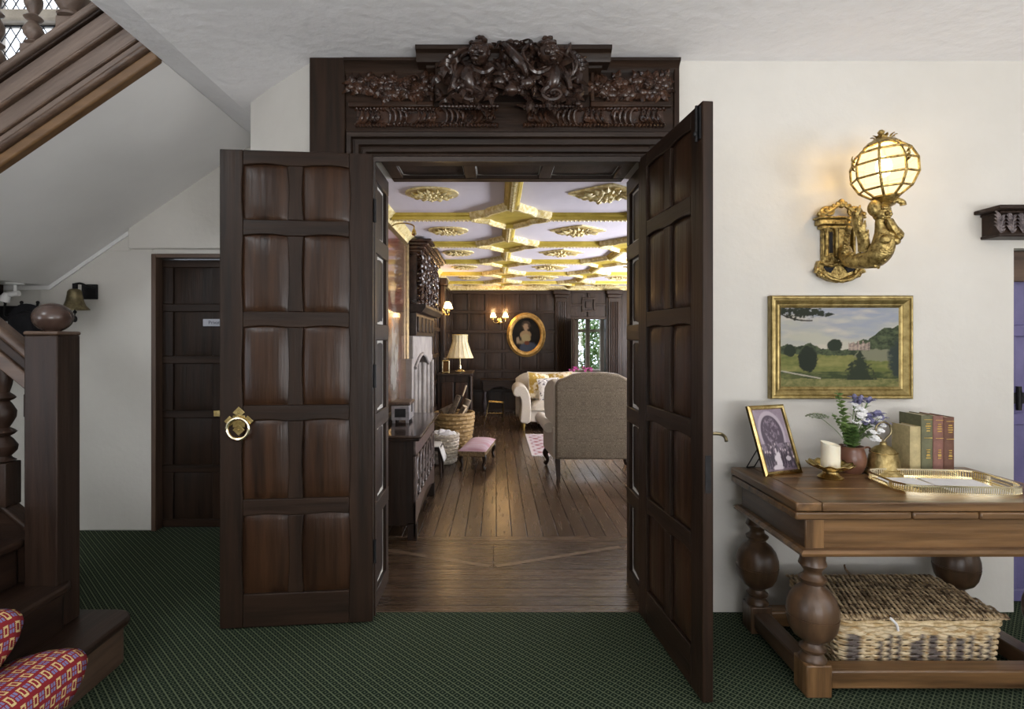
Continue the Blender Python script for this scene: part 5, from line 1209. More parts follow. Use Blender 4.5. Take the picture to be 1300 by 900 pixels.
WAX = mat('cream_wax', (.80,.74,.58), (.84,.79,.64), rough=.45); WAX.node_tree.nodes['Principled BSDF'].inputs['Subsurface Weight'].default_value = .3; WAX.node_tree.nodes['Principled BSDF'].inputs['Subsurface Radius'].default_value = (.02,.014,.008)
mb = MB(); mb.grid(lambda a, b: (.041*cos(a*2*pi), .041*sin(a*2*pi), b*(.118+.010*cos(a*2*pi-2.5))), 28, 6, cu=True); mb.grid(lambda a, b: (.041*(1-b)*cos(a*2*pi), .041*(1-b)*sin(a*2*pi), .118+.010*cos(a*2*pi-2.5)*(1-b)-.022*sin(b*pi/2)), 28, 6, cu=True); mb.lathe([(0,0), (.041,0)], 28, caps=False)
mb.build('wax', WAX, cd, ang=50); MB().tube([(0,0,.09), (.002,0,.106)], .0015, 6).build('wick', IRON, cd)
jg = thing('pottery_jug', 'brown glazed pottery jug holding wild flowers', 'jug', (1.742, 2.775, TH))
JUG = mat('brown_glaze', (.13,.055,.035), (.20,.095,.06), scale=8, rough=.3)
MB().lathe([(0,0), (.046,0), (.050,.006), (.062,.04), (.066,.07), (.060,.10), (.054,.118), (.058,.130), (.054,.130), (.049,.118), (.055,.09), (.058,.06), (.04,.012), (0,.012)], 32).build('body', JUG, jg, ang=60)
MB().tube(spl([(.054,0,.118), (.085,0,.122), (.098,0,.10), (.088,0,.06), (.062,0,.045)], 6), .0085, 10, flat=.6).build('handle', JUG, jg)
MB().lathe([(0,.105), (.051,.105)], 24, caps=False).build('water', IRON, jg)
# flower stems, each a thing of its own
SEA = mat('thistle_blue', (.10,.10,.20), (.24,.23,.38), scale=60, rough=.8); PTL = mat('white_petal', (.74,.74,.72), (.84,.84,.84), scale=30, rough=.8); GRY = mat('grey_green', (.14,.17,.10), (.30,.34,.24), scale=20, rough=.7)
jx, jy, jz = 1.742, 2.775, TH+.115; rnd = random.Random(77)
def stem_thing(name, label, cat, tip, bend=(0,0,.06)):
    t = thing(name, label, cat, (jx, jy, jz), group='flower stems in the brown jug'); tip = Vector(tip)
    b0_ = Vector((tip.x*.12, tip.y*.12, -.008)); pts = bez(b0_, b0_+Vector((0,0,.06)), tip*.6+Vector(bend)*.4, tip, 12); return t, pts
def thistle(label, tip, heads):
    t, pts = stem_thing('sea_holly', label, 'flower', tip); MB().tube(pts, .0022, 6).build('stem', GRN, t); lf = MB(); [lf.leaf(pts[i], (cos(i*2.1), sin(i*2.1)-.2, .6), (0,-.3,1), .035, .008, .3, .1) for i in range(3, 11)]; lf.build('leaves', GRY, t)
    for k in range(heads):
        q = Vector(tip)+Vector((rnd.uniform(-.03,.03), rnd.uniform(-.02,.02), rnd.uniform(-.035,.012))) if k else Vector(tip); mb = MB(); mb.ell(q, (.011,.011,.015), 9, 7)
        for i in range(9): a = 2*pi*i/9; mb.leaf(q+Vector((0,0,-.008)), (cos(a), sin(a), .25), (0,0,1), .032, .010, .3, .15)
        h_ = mb.build('flower_head', SEA, t)
        if k: MB().tube([pts[-4], q], .0014, 5).build('twig', GRN, h_)
for lb, tip, h in (('blue-grey sea holly stem standing tallest at the centre of the jug', (0.015,0.000,0.256), 4), ('blue sea holly stem leaning right over the jug handle', (0.109,-0.013,0.173), 4), ('blue sea holly stem between the white blooms', (0.067,-0.026,0.166), 5), ('small sea holly stem at the upper right of the bunch', (0.092,0.013,0.237), 3), ('sea holly stem far right beside the brass bell', (0.151,0.000,0.154), 3)): thistle(lb, tip, h)
def daisy(label, tip, n):
    t, pts = stem_thing('white_flower', label, 'flower', tip); MB().tube(pts, .0020, 6).build('stem', GRN, t)
    for k in range(n):
        q = Vector(tip)+Vector((rnd.uniform(-.028,.028), rnd.uniform(-.02,.01), rnd.uniform(-.03,.02))); mb = MB()
        for i in range(8): a = 2*pi*i/8; mb.leaf(q, (cos(a), sin(a)-.5, .3+.5*sin(a)), (0,-.8,.5), .020, .015, .5, .1)
        mb.ell(q+Vector((0,-.004,.002)), .006, 7, 5); h_ = mb.build('bloom', PTL, t); MB().tube([pts[-4], q], .0012, 5).build('twig', GRN, h_)
for lb, tip, n in (('cluster of small white blooms at the heart of the bunch', (0.020,-0.038,0.160), 6), ('cluster of white blooms low at the right of the bunch', (.075,-.045,.075), 6), ('cluster of white blooms behind the green sprig', (0.038,0.013,0.198), 5), ('loose white blooms at the far right of the bunch', (.125,0,.135), 5)): daisy(lb, tip, n)
def sprig(label, tip, n, L_, m):
    t, pts = stem_thing('leafy_sprig', label, 'sprig', tip, (0,0,.02)); MB().tube(pts, [.0028-.0016*i/11 for i in range(12)], 6).build('stem', GRN, t)
    mb = MB()
    for i in range(n):
        f = .12+.86*i/n; k_ = f*11; p = pts[int(k_)].lerp(pts[min(11, int(k_)+1)], k_-int(k_))
        for s_ in (0, pi): a = i*1.57+s_; mb.leaf(p, (cos(a), sin(a)-.3, .5), (0,-.3,1), L_*(1.15-.6*f), L_*.85, .4, .08)
    mb.build('leaves', m, t)
sprig('tall upright green sprig with paired round leaves', (-0.079,-0.013,0.288), 15, .040, GRN); sprig('short green sprig low at the left of the jug', (-0.067,-0.045,0.134), 12, .040, GRN); sprig('small green sprig leaning left toward the candle', (-0.109,-0.026,0.179), 10, .030, GRN)
sprig('bushy green sprig at the front of the bunch', (-0.028,-0.064,0.122), 12, .040, GRN); sprig('thin green sprig rising at the right of the bunch', (0.077,-0.026,0.141), 12, .028, GRN)
sprig('pale grey-green sprig behind the white blooms', (.05,.02,.17), 14, .026, GRY); sprig('pale grey-green sprig at the lower right of the bunch', (.095,-.04,.10), 12, .026, GRY); sprig('pale grey-green sprig in the middle of the bunch', (.0,-.045,.15), 14, .026, GRY)
t, pts = stem_thing('seed_head', 'flat grey-green seed head arching left over the candle', 'flower', (-.185,-.04,.165), (-.02,0,.07)); MB().tube(pts, .0024, 6).build('stem', GRY, t)
mb = MB(); q = pts[-1]
for i in range(34):
    a = i*2.4; r = .052*sqrt(i/34); e_ = q+Vector((r*cos(a)-.004, r*sin(a), .012-.20*r*r/.04)); mb.ell(e_, (.006,.006,.004), 6, 5)
    if i % 2: mb.tube([q+Vector((.004,0,-.012)), e_], .0009, 4)
mb.build('umbel', GRY, t, kind='stuff')
bb = thing('hand_bell', 'engraved brass bell with ring handle beside the books', 'bell', (1.872, 2.735, TH))
bb.scale = (1.12, 1.12, 1.05)
MB().lathe([(.070,0), (.076,.003), (.077,.010), (.068,.018), (.063,.03), (.060,.06), (.054,.09), (.046,.112), (.030,.128), (.016,.134), (.012,.142), (.014,.150), (0,.152)], 36).build('bell_body', BRON if False else mat('aged_brass', (.22,.16,.06), (.44,.34,.15), scale=34, rough=.36, metal=.9, bump=.25, bscale=70), bb, ang=60)
for z, r in ((.028,.064), (.102,.0515)): MB().tube([(r*cos(2*pi*i/36), r*sin(2*pi*i/36), z) for i in range(36)], .003, 6, closed=True).build('band', BRAS, bb)
MB().tube(spl([(.0,0,.148), (-.012,0,.165), (-.032,0,.19), (-.028,0,.225), (0,0,.24), (.028,0,.225), (.032,0,.19), (.012,0,.165), (0,0,.148)], 5), .0045, 8).build('handle', BRON, bb)
def book(label, x, w, h, dp, col, ry=0, gilt=True, yy=2.735, tone=1):
    t = thing('book', label, 'book', (x, yy, TH), (0,0,ry), group='old books standing on the table'); m = mat('cloth_'+label[:12], col, tuple(c*1.3 for c in col), scale=40, rough=.7)
    mb = MB().box(0, .004, 0, dp, 0, h).box(w-.004, w, 0, dp, 0, h); mb.prism([(0,0,0), (.004,0,0), (w-.004,0,0), (w,0,0), (w*.85,-.006,0), (w*.5,-.009,0), (w*.15,-.006,0)], (0,0,h))
    mb.build('cover', m, t, ang=50); MB().box(.004, w-.004, .002, dp-.006, .004, h-.004).build('page_block', mat('old_pages', (.55,.46,.32), (.66,.58,.43), scale=60, stretch=(12,1,1), rough=.9), t, smooth=False)
    if gilt:
        G = GOLD; rnd = random.Random(int(x*1000))
        for z in (.62*h, .93*h, .05*h): MB().obox((w*.5,-.0093,z), (w*.36,0,0), (0,.0012,0), (0,0,.0012)).build('gilt_band', G, t, smooth=False)
        for z0, n, hw_ in ((.86,3,.24), (.74,1,.22), (.42,3,.2), (.32,2,.22)):
            for k in range(n):
                MB().obox((w*.5, -.0093, h*z0-k*.011), (w*hw_*rnd.uniform(.6, 1), 0, 0), (0,.001,0), (0,0,.0022)).build('gilt_ornament', G, t, smooth=False)
book('pale cream cloth book, shortest and leftmost of the row', 2.000, .052, .232, .125, (.40,.33,.17), 0, False, 2.735)
book('olive green cloth book with gilt spine between cream and red', 2.055, .055, .285, .15, (.115,.115,.062))
book('faded red cloth book with gilt spine in the row', 2.112, .050, .282, .15, (.20,.095,.075))
book('dark brown leather book with gilt spine at the right end', 2.164, .050, .276, .15, (.12,.055,.035))
bkc = MB().obox((1.997, 2.80, TH+.12), (.0005,0,0), (0,.04,0), (0,0,.08))
be = thing('bookend', 'thin brass wire bookend at the right end of the books', 'bookend', (2.217, 2.75, TH)); MB().tube(spl([(.0,0,.05), (.003,0,.02), (.012,-.01,.004), (.03,-.01,.003)], 5), .002, 6).build('wire', BRAS, be); MB().box(0, .002, 0, .08, 0, .08).build('plate', BRAS, be)
# brass gallery tray
ty = thing('gallery_tray', 'oblong brass tray with pierced gallery rim on the table', 'tray', (1.968, 2.505, TH), (0,0,R(-5)))
TA, TBv, TCn = .252, .158, .07
oc = [(TA,-TBv+TCn), (TA,TBv-TCn), (TA-TCn*.35,TBv-TCn*.3), (TA-TCn,TBv), (-TA+TCn,TBv), (-TA+TCn*.35,TBv-TCn*.3), (-TA,TBv-TCn), (-TA,-TBv+TCn), (-TA+TCn*.35,-TBv+TCn*.3), (-TA+TCn,-TBv), (TA-TCn,-TBv), (TA-TCn*.35,-TBv+TCn*.3)]
MB().prism([(x, y, .004) for x, y in oc], (0,0,.004)).build('base', BRSP, ty, smooth=False)
for z, hh in ((.0,.012), (.036,.007)): MB().sweep([(x, y, z) for x, y in oc], [(-.003,0), (.003,0), (.003,hh), (-.003,hh)], (0,0,1), closed=True).build('rim', BRSP, ty, ang=30)
mb = MB(); n = len(oc)
for i in range(n):
    a, b_ = Vector((*oc[i], 0)), Vector((*oc[(i+1) % n], 0)); k_ = max(1, int((b_-a).length/.0085))
    endgap = abs(a.x-b_.x) < .01
    for j in range(k_):
        p = a.lerp(b_, (j+.5)/k_)
        if endgap and abs(p.y) < .06: continue
        mb.box(p.x-.0018, p.x+.0018, p.y-.0018, p.y+.0018, .011, .037)
mb.build('gallery', BRSP, ty, kind='stuff')
for sx in (-1, 1): MB().tube(spl([(sx*TA,-.065,.012), (sx*TA,-.05,.022), (sx*TA,0,.024), (sx*TA,.05,.022), (sx*TA,.065,.012)], 4), .003, 6).build('handle_edge', BRSP, ty)
pp = MB().box(-.21, -.04, -.02, .115, .0082, .0105).build('paper', PAPR); pp.location = ty.location; pp.rotation_euler = (0,0,R(-3)); pp['label'] = 'white leaflet at the left end of the brass tray'; pp['category'] = 'paper'; pp['group'] = 'papers on the tray'
pp = MB().box(-.03, .20, -.135, .11, .0082, .0110).build('paper', PAPR); pp.location = ty.location; pp.rotation_euler = (0,0,R(-7)); pp['label'] = 'large white sheet at the right of the brass tray'; pp['category'] = 'paper'; pp['group'] = 'papers on the tray'
pp = MB().box(-.15, -.035, -.13, -.03, .0082, .0100).build('card', mat('brown_card', (.10,.075,.03), (.16,.12,.05), rough=.7)); pp.location = ty.location; pp.rotation_euler = (0,0,R(2)); pp['label'] = 'small brown card between the papers on the tray'; pp['category'] = 'card'
# ================================================================== WICKER HAMPER
hp = thing('wicker_hamper', 'rectangular pale wicker hamper with dark lettering under the table', 'hamper', (1.455, 2.405, 0))
HW_, HD_, HH_ = .70, .40, .262
def wick(name, letters):
    m, nt, b = newmat(name); q = NT(nt); N, L = nt.nodes, nt.links
    tc = N.new('ShaderNodeTexCoord'); n = N.new('ShaderNodeTexNoise'); n.inputs['Scale'].default_value = 26; mp_ = N.new('ShaderNodeMapping'); mp_.inputs['Scale'].default_value = (1,1,3.5); L.new(tc.outputs['Object'], mp_.inputs[0]); L.new(mp_.outputs[0], n.inputs[0])
    r = N.new('ShaderNodeValToRGB'); r.color_ramp.elements[0].position = .36; r.color_ramp.elements[1].position = .6
    r.color_ramp.elements[0].color = (.40,.26,.11,1) if letters else (.11,.065,.034,1); r.color_ramp.elements[1].color = (.72,.60,.40,1) if letters else (.58,.44,.27,1); L.new(n.outputs[0], r.inputs[0])
    c = r.outputs[0]
    if letters:                                           # worn dark lettering painted on the front
        a = N.new('ShaderNodeAttribute'); a.attribute_name = 'Col'; c = q.mix(a.outputs['Fac'], c, (.020,.020,.050))
    L.new(c, b.inputs['Base Color']); b.inputs['Roughness'].default_value = .5
    return m
WF, WL = wick('hamper_weave', True), wick('hamper_lid', False)
STROKES = [(.03,.09,.03,.19), (.10,.15,.03,.05), (.165,.185,.05,.16), (.20,.225,.03,.19), (.245,.262,.04,.19), (.29,.33,.03,.16), (.335,.35,.05,.19), (.37,.41,.06,.19), (.405,.425,.03,.12), (.45,.475,.03,.19), (.49,.52,.03,.18), (.545,.565,.04,.19), (.585,.60,.05,.14), (.615,.635,.06,.19)]
mb = MB(); cols = []; rows = 17
def perim(s):                                             # rounded-rectangle perimeter, s in metres
    r = .045; segs = [HW_-2*r, pi*r/2, HD_-2*r, pi*r/2, HW_-2*r, pi*r/2, HD_-2*r, pi*r/2]; tot = sum(segs); s %= tot
    cs = [(HW_-r,r,-90), (HW_-r,HD_-r,0), (r,HD_-r,90), (r,r,180)]
    st_ = [((r,0),(1,0)), ((HW_,r),(0,1)), ((HW_-r,HD_),(-1,0)), ((0,HD_-r),(0,-1))]
    for k in range(8):
        if s <= segs[k] or k == 7:
            if k % 2 == 0: (x, y), (dx_, dy_) = st_[k//2]; return (x+dx_*s, y+dy_*s), (dy_, -dx_)
            cx, cy, a0 = cs[k//2]; a = R(a0+90*s/segs[k]); return (cx+r*cos(a), cy+r*sin(a)), (cos(a), sin(a))
        s -= segs[k]
TOT = 2*(HW_+HD_)-8*.045+2*pi*.045; ns = 110
for j in range(rows):
    f = (j+.5)/rows; z = .014+f*(HH_-.045); thick = .0068 if (j < 13) else .0088; grow = -.018+.018*f
    pts = []
    for i in range(ns):
        (x, y), (nx, ny) = perim(TOT*i/ns); o = (.0065 if ((i//2)+j) % 2 else -.0035)+grow
        pts.append((x+nx*o, y+ny*o, z+.0012*sin(i*1.7+j)))
    mb.tube(pts, thick, 6, closed=True)
    for p in pts:
        ink = 0
        if p[1] < .02:
            for a, b_, c_, d_ in STROKES:
                if a < p[0]-.01 < b_ and c_ < p[2] < d_: ink = .8
        cols += [(ink, ink, ink)]*6
mb.c = cols; bd = mb.build('body_weave', WF, hp, kind='stuff', label='pale woven sides with worn dark lettering'); 
MB().box(.02, HW_-.02, .02, HD_-.02, .004, HH_-.03).build('lining', mat('hamper_inner', (.10,.06,.025), rough=.9), hp, smooth=False)
mb = MB(); mb.c = None
for dz_ in (0, .011):
    mb.tube([(lambda q: (q[0][0]+q[1][0]*.010, q[0][1]+q[1][1]*.010, HH_-.022+dz_+.004*sin(i*.9+dz_*300)))(perim(TOT*i/ns)) for i in range(ns)], .0085, 7, closed=True)
mb.build('body_rim', mat('rim_wicker', (.42,.28,.12), (.74,.60,.38), scale=30, rough=.5), hp)
nl = 62; mb = MB()
for i in range(nl):
    x = -.012+(HW_+.024)*(i+.5)/nl
    pts = [(x, -.022+(HD_+.04)*k/24, HH_+.012+.0045*(1 if ((k//2)+i) % 2 else -1)*(0 if k in (0,24) else 1)-(.006 if k in (0,24) else 0)) for k in range(25)]
    mb.tube(pts, .0056, 6)
mb.build('lid_weave', WL, hp, kind='stuff', label='darker brown woven lid')
mb = MB()
for k in range(6): y = .0+k*HD_/5; mb.tube([(-.01, y, HH_+.010), (HW_+.01, y, HH_+.010)], .0048, 6)
mb.build('lid_rods', WIK, hp, kind='stuff'); MB().box(0, HW_, 0, HD_, HH_-.002, HH_+.004).build('lid_board', mat('lid_inner', (.05,.03,.015), rough=.9), hp, smooth=False)
MB().tube(spl([(.30,HD_-.01,HH_+.015), (.285,HD_+.01,HH_+.04), (.275,HD_+.005,HH_+.062)], 5), .008, 8, flat=.5).build('strap', mat('leather_strap', (.10,.06,.03), rough=.6), hp); MB().tube(spl([(.205,-.02,HH_+.012), (.225,-.03,HH_-.01), (.235,-.026,HH_-.04)], 5), .005, 8).build('toggle', PAPR, hp)
# ================================================================== LANDSCAPE PAINTING
def landscape(u, v):
    def e(cx, cy, rx, ry): return 1-((u-cx)/rx)**2-((v-cy)/ry)**2
    n1, n2, n3 = fbm(u, v, 9), fbm(u+5, v, 22), fbm(u, v+9, 45)
    c = mixc((.40,.39,.32), (.25,.28,.35), (v-.52)*2.0+fbm(u*1.1, v*3, 3)*.9); c = mixc(c, (.50,.45,.37), .15+fbm(u*1.5+3, v*4.5, 3)*1.3)
    hill = .50+.035*sin(u*9)+.02*sin(u*31)+.03*fbm(u, 0, 26)+.27*max(0, (u-.45)/.55)**1.5
    if v < hill: c = mixc((.020,.030,.016), (.085,.105,.05), .45+1.0*n2+.7*n3)
    gl = .415-.03*u+.012*fbm(u, 2, 14)
    if v < gl: c = mixc((.10,.12,.030), (.22,.21,.07), .5+1.1*fbm(u*1, v*4, 5)+.5*n2)
    if v < .20: c = mixc((.035,.05,.018), (.13,.14,.045), .35+1.3*fbm(u*1.5, v*5, 6)+.5*n2)
    if v < .11+.02*fbm(u, 0, 8): c = mixc((.10,.11,.035), (.22,.20,.08), .5+1.0*n2+.6*n3)
    c = mixc(c, (.17,.17,.11), (e(.82,.40,.22,.085)*3+n2*2) if e(.82,.40,.22,.085) > 0 else 0)
    if .575 < u < .755 and .465 < v < .535+.025*(int(u*45) % 2)+.01*(int(u*90) % 3): c = mixc((.40,.31,.25), (.14,.11,.10), .35+1.2*n3+(.5 if int(u*130) % 4 == 0 else 0))
    c = mixc(c, (.025,.035,.03), (e(1.0,.34,.10,.30)+.8*n2)*2 if u > .86 and v < .62 else 0)
    c = mixc(c, (.014,.020,.011), (e(.235,.345,.085,.175)+.55*n2+.4*n3)*5); c = mixc(c, (.018,.026,.014), (e(.08,.455,.055,.075)+.6*n2)*5); c = mixc(c, (.02,.028,.016), (e(.46,.53,.07,.08)+.5*n2)*4)
    if .09 < v < .46: c = mixc(c, (.022,.030,.016), (1-abs(u-.67)/(.16*(1-(v-.09)/.37)+.004)+.8*n2+.6*n3)*3)
    if v < .22 and u < .34: c = mixc(c, (.36,.33,.27), (1-abs(v-(.20-.28*max(0, u-.02)))/.011+.6*n2)*2)
    if u < .46 and v > .80: c = mixc(c, (.018,.022,.012), (1.0-abs(v-(.955-.10*u))/(.075*(1-(u/.46)**3)+.002)+1.3*n2+.8*n3)*3)
    if u < .27: c = mixc(c, (.02,.018,.012), (1-abs(v-(.92-.75*u+1.6*u*u))/.011)*3)
    return c
PX0, PX1, PZ0, PZ1 = 1.438, 2.186, 1.134, 1.676
lpn = thing('landscape_painting', 'gilt-framed landscape painting of a country house above the table', 'painting', (PX0, WY0-.002, PZ0))
cgrid(landscape, (.06,-.014,.06), (PX1-PX0-.12,0,0), (0,0,PZ1-PZ0-.12), 190, 136).build('canvas', vcol('oil_paint', .6, spec=.2, bump=.15), lpn)
MB().box(.02, PX1-PX0-.02, -.012, 0, .02, PZ1-PZ0-.02).build('backing_board', OAK['x'], lpn, smooth=False)
FRG = mat('gilt_frame', (.20,.145,.05), (.40,.31,.125), scale=24, rough=.36, metal=.75)
frame('frame', lpn, (0,0,0), (1,0,0), (0,0,1), (0,-1,0), PX1-PX0, PZ1-PZ0, [(0,0), (0,.034), (-.006,.04), (-.014,.04), (-.018,.034), (-.024,.036), (-.044,.022), (-.050,.024), (-.058,.02), (-.064,.013), (-.064,0)], FRG)
MB().ell((.33,-.012,PZ1-PZ0+.10), .006, 8, 6).build('picture_nail', IRON, lpn)
# ================================================================== GILT WALL LANTERN
wl_ = thing('wall_lantern', 'ornate gilt wall lantern with winged grotesque arm and lit globe', 'wall lamp', (1.80, WY0-.001, 1.95))
GLD = mat('old_gilding', (.15,.095,.028), (.60,.45,.17), scale=46, rough=.34, metal=.9, bump=.35, bscale=110)
mb = MB().box(-.085, .085, -.03, 0, -.10, .10).box(-.115, .115, -.055, 0, .095, .125).box(-.10, .10, -.045, 0, .075, .095).box(-.125, .125, -.065, 0, .125, .137)
bp1 = mb.build('back_plate', GLD, wl_, bevel=.006)
for x in (-.07, -.02, .07): MB().lathe([(.014,0), (.010,.01), (.010,.13), (.015,.145)], 10, (x,-.04,-.07)).build('column', GLD, bp1)
for x in (-.047, .04): MB().box(x-.012, x+.012, -.034, -.029, -.05, .06).build('niche', BLK, bp1)
mb = MB()
for sx in (-1, 1):
    mb.tube([(sx*(.065-.0)+sx*.04*(1-t)*cos(t*8), -.045, .165+.03*(1-t)*sin(t*8)-.005) for t in [i/24 for i in range(25)]], [.011*(1-.5*i/24) for i in range(25)], 7)
    mb.tube(spl([(sx*.11,-.045,.14), (sx*.06,-.05,.165), (sx*.02,-.05,.195), (0,-.05,.205)], 5), .010, 8)
    for i in range(5): mb.ell((sx*(.10-.02*i), -.05, .155+.012*i), (.012,.010,.014), 8, 6)
mb.ell((0,-.05,.205), (.02,.015,.025), 10, 7); mb.ell((.115,-.05,.15), .014, 8, 6); mb.ell((-.115,-.05,.15), .014, 8, 6); mb.build('pediment', GLD, wl_)
mb = MB(); rnd = random.Random(2)
mb.prism([(x, -.028, z) for x, z in ((-.105,-.09), (.105,-.09), (.118,-.13), (.10,-.17), (.05,-.195), (0,-.205), (-.05,-.195), (-.10,-.17), (-.118,-.13))], (0,.028,0))
for sx in (-1, 1):
    mb.tube([(sx*.10+sx*.028*(1-t)*cos(t*9), -.035, -.155+.028*(1-t)*sin(t*9)) for t in [i/20 for i in range(21)]], [.010*(1-.5*i/20) for i in range(21)], 7)
    mb.tube(spl([(sx*.10,-.035,-.10), (sx*.05,-.045,-.12), (0,-.05,-.10)], 5), .009, 7); mb.tube(spl([(sx*.11,-.035,-.14), (sx*.06,-.045,-.185), (0,-.05,-.20)], 5), .010, 7)
    for i in range(7): mb.ell((sx*(.1-.014*i), -.036, -.165-.005*i), (.012,.012,.014), 8, 6)
mb.build('apron_scrolls', GLD, wl_)
for sx in (-1, 1): MB().prism([(sx*.025,-.036,-.125), (sx*.075,-.036,-.105), (sx*.085,-.036,-.14), (sx*.045,-.036,-.155)], (0,.008,0)).build('mirror_inset', BLK, wl_, bevel=.002)
# arm: grotesque body curling from plate, breast, neck, head, wing
mb = MB(); A = lambda px, py, d: P(px, py, d)-Vector((1.80, WY0-.001, 1.95))
body = spl([A(1072,318,2.95), A(1078,330,2.88), A(1094,331,2.80), A(1112,326,2.74), A(1121,312,2.71), A(1120,297,2.71), A(1117,284,2.71), A(1119,272,2.71)], 6)
nb_ = len(body); rad = [.034+.020*math.exp(-((i/nb_-.5)/.2)**2)-.014*max(0, (i/nb_-.62)/.2 if i/nb_ < .82 else (.20/.2)) for i in range(nb_)]
mb.tube(body, rad, 14); mb.tube(spl([A(1112,330,2.74), A(1114,337,2.74), A(1116,341,2.74)], 3), [.02,.018,.015,.012,.010,.007,.004], 8)
mb.ell(A(1124,304,2.67), (.026,.022,.026), 10, 8); mb.ell(A(1135,306,2.69), (.030,.024,.018), 10, 8, Matrix.Rotation(R(15), 3, 'Y')); mb.ell(A(1130,298,2.69), (.036,.02,.022), 10, 8)
for i in range(3, nb_-14, 2):
    p = body[i]
    for k in range(3): a = rnd.uniform(-.2, pi*.9); mb.ell(p+Vector((rnd.uniform(-.01,.01),-rad[i]*.85*abs(sin(a)),rad[i]*.85*cos(a))), (.013,.010,.016), 7, 5, Matrix.Rotation(a, 3, 'Y'))
mb.build('grotesque_body', GLD, wl_)
mb = MB(); hc = A(1119,270,2.71); head(mb, hc, .046, R(35), 0)
mb.tube(spl([hc+Vector((.02,-.02,.04)), hc+Vector((.055,-.02,.055)), hc+Vector((.085,-.02,.045)), hc+Vector((.09,-.02,.03))], 4), .014, 8); mb.ell(hc+Vector((-.04,-.01,.02)), (.03,.03,.04), 10, 8)
mb.tube(spl([hc+Vector((.02,-.02,-.04)), hc+Vector((.035,-.03,-.08)), hc+Vector((.07,-.02,-.115)), hc+Vector((.085,-.02,-.125))], 4), [.018,.02,.02,.02,.02,.022,.024,.024,.024,.022,.02,.016,.01], 8)
mb.build('grotesque_head', GLD, wl_)
mb = MB()
wg = spl([A(1098,318,2.78), A(1095,300,2.76), A(1088,285,2.76), A(1086,272,2.77)], 6); mb.tube(wg, [.030-.014*i/18 for i in range(19)], 10, flat=.7); mb.ell(wg[-1], .019, 10, 8)
for i in range(2, 18, 2): mb.leaf(wg[i]+Vector((0,-.012,0)), (-.15+.3*(i % 4 == 0), -.1, .9), (.2,-1,0), .055, .026, .2, .25)
for i in range(8): mb.leaf(A(1076,298+i*5,2.90), (-.7, -.5, .5), (0,-1,.3), .05, .024, .6, .25); mb.ell(A(1072+i,320-i*6,2.89), .016, 8, 6)
mb.build('wing', GLD, wl_)
# globe
gc = A(1122,217,2.71); GR = .138
EM, nt_, b_ = newmat('lit_lantern_glass')                # frosted panes round a lit bulb
tr_ = nt_.nodes.new('ShaderNodeBsdfTransparent'); tr_.inputs[0].default_value = (.62,.50,.30,1)
em_ = nt_.nodes.new('ShaderNodeEmission'); em_.inputs[0].default_value = (1,.86,.58,1); em_.inputs[1].default_value = .92
ad_ = nt_.nodes.new('ShaderNodeAddShader'); nt_.links.new(tr_.outputs[0], ad_.inputs[0]); nt_.links.new(em_.outputs[0], ad_.inputs[1]); nt_.links.new(ad_.outputs[0], nt_.nodes['Material Output'].inputs[0])
MB().ell(gc+Vector((0,0,.02)), (.035,.035,.05), 14, 10).build('bulb', mat('lit_bulb', (1,.9,.7), emit=(1,.85,.6), estr=14), wl_)
point('lantern_light', gc+Vector((1.80, WY0-.001, 1.95))+Vector((0,0,.085)), 5, (1,.78,.45), .03)
lat = [(-64,.42), (-40,.77), (-13,.985), (14,.985), (40,.80), (62,.50)]
ngl = 8; a0 = R(-90+4); tiltM = Matrix.Rotation(R(-4), 3, 'Y')
def gp(k, i, s_=1): la_, rr_ = lat[i]; a = a0+2*pi*k/ngl; return gc+tiltM @ (Vector((rr_*cos(a), rr_*sin(a), sin(R(la_))*1.0))*GR*s_)
gl = MB()
for k in range(ngl):
    gl.tube([gp(k, i) for i in range(6)], .0062, 6)
    for i in range(6): gl.tube([gp(k, i), gp(k+1, i)], .0058, 6)
cage = gl.build('lantern_cage', GLD, wl_)
for k in range(ngl):
    for i in range(5):
        q = [gp(k, i, .97), gp(k+1, i, .97), gp(k+1, i+1, .97), gp(k, i+1, .97)]; MB().add(q, [(0,1,2,3)]).build('pane', EM, cage, smooth=False)
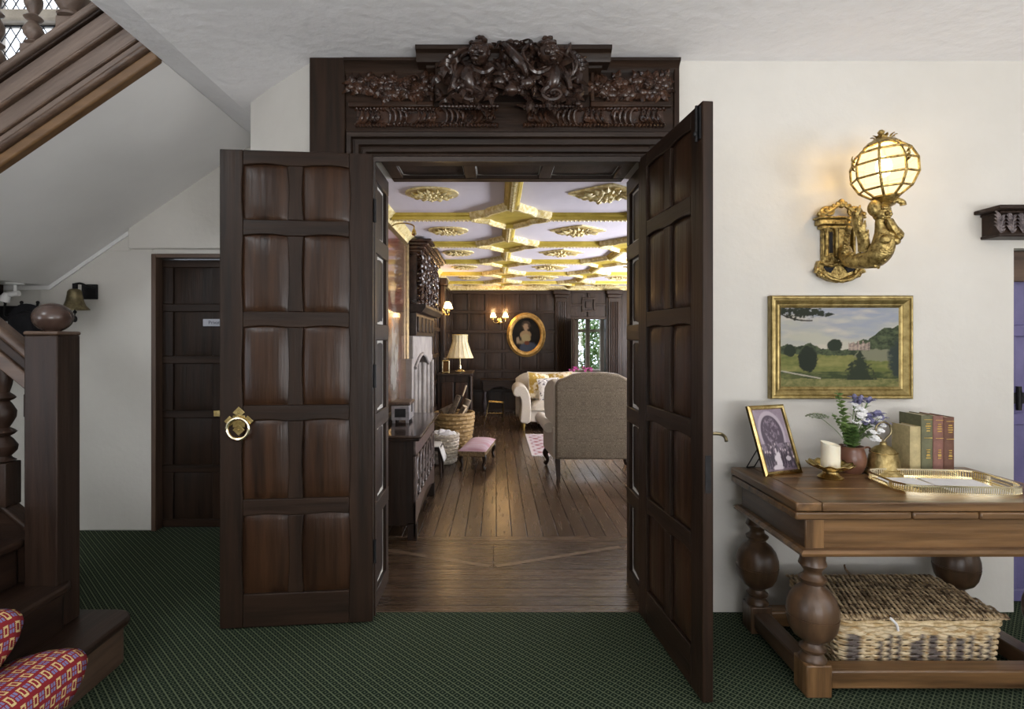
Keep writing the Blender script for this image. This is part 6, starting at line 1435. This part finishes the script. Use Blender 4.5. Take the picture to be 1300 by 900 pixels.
mb = MB().lathe([(.075,.118), (.078,.124), (.06,.140), (.035,.152), (.02,.160), (.024,.166), (.012,.176), (.016,.186), (.008,.196), (0,.198)], 20, gc, tiltM)
for k in range(10): a = 2*pi*k/10; mb.leaf(gc+Vector((.03*cos(a), .03*sin(a), .15)), (cos(a), sin(a), .8), (0,0,1), .03, .016, .4, .2)
mb.build('lantern_crown', GLD, wl_)
MB().lathe([(.02,-.175), (.04,-.165), (.03,-.155), (.05,-.140), (.062,-.128), (.058,-.120)], 20, gc, tiltM).build('lantern_collar', GLD, wl_)
for k in (0, 2, 4, 6):
    mb = MB(); p = gp(k, 3, 1.03); o_ = (p-gc).normalized()
    for j in range(3): mb.leaf(p+Vector((0,0,-.03+.02*j)), (o_.x*.5, o_.y*.5, 1), o_, .035, .016, .7, .25)
    mb.build('lantern_ornament', GLD, wl_)
# ================================================================== CARVED OVERDOOR SHELF on the right
cs = thing('carved_cornice', 'dark carved leaf cornice with projecting shelf over the right doorway', 'cornice', (2.565, WY0, .035))
zs_ = P(1262,303,2.90).z
ZT = 2.09; ZB = 1.955
MB().box(-.035, 1.2, -.16, 0, ZT-.022, ZT).build('shelf', STRD['x'], cs, bevel=.006); MB().box(.0, 1.2, -.125, 0, ZT-.035, ZT-.022).build('shelf_moulding', STRD['x'], cs, bevel=.004)
MB().box(.01, 1.2, -.10, 0, ZB, ZT-.035).build('frieze_board', OAK['x'], cs); MB().box(.0, 1.2, -.115, 0, ZB-.018, ZB).build('base_moulding', STRD['x'], cs, bevel=.006)
LFM = mat('carved_leaf_oak', (.09,.075,.078), (.28,.245,.25), scale=24, rough=.28)
for k in range(16):
    x = -.02+k*.058; mb = MB()
    mb.tube(spl([(x+.04,-.104,ZB+.002), (x+.035,-.112,ZB+.05), (x+.05,-.108,ZT-.045)], 4), .005, 6)
    for i in range(5):
        z = ZB+.006+i*.018; mb.leaf((x+.038,-.104,z), (-.75, -.12, .80), (0,-1,0), .050, .017, .3, .45); mb.leaf((x+.040,-.104,z), (.75, -.12, .80), (0,-1,0), .026, .015, .3, .45)
    mb.build('carved_leaf', LFM, cs)
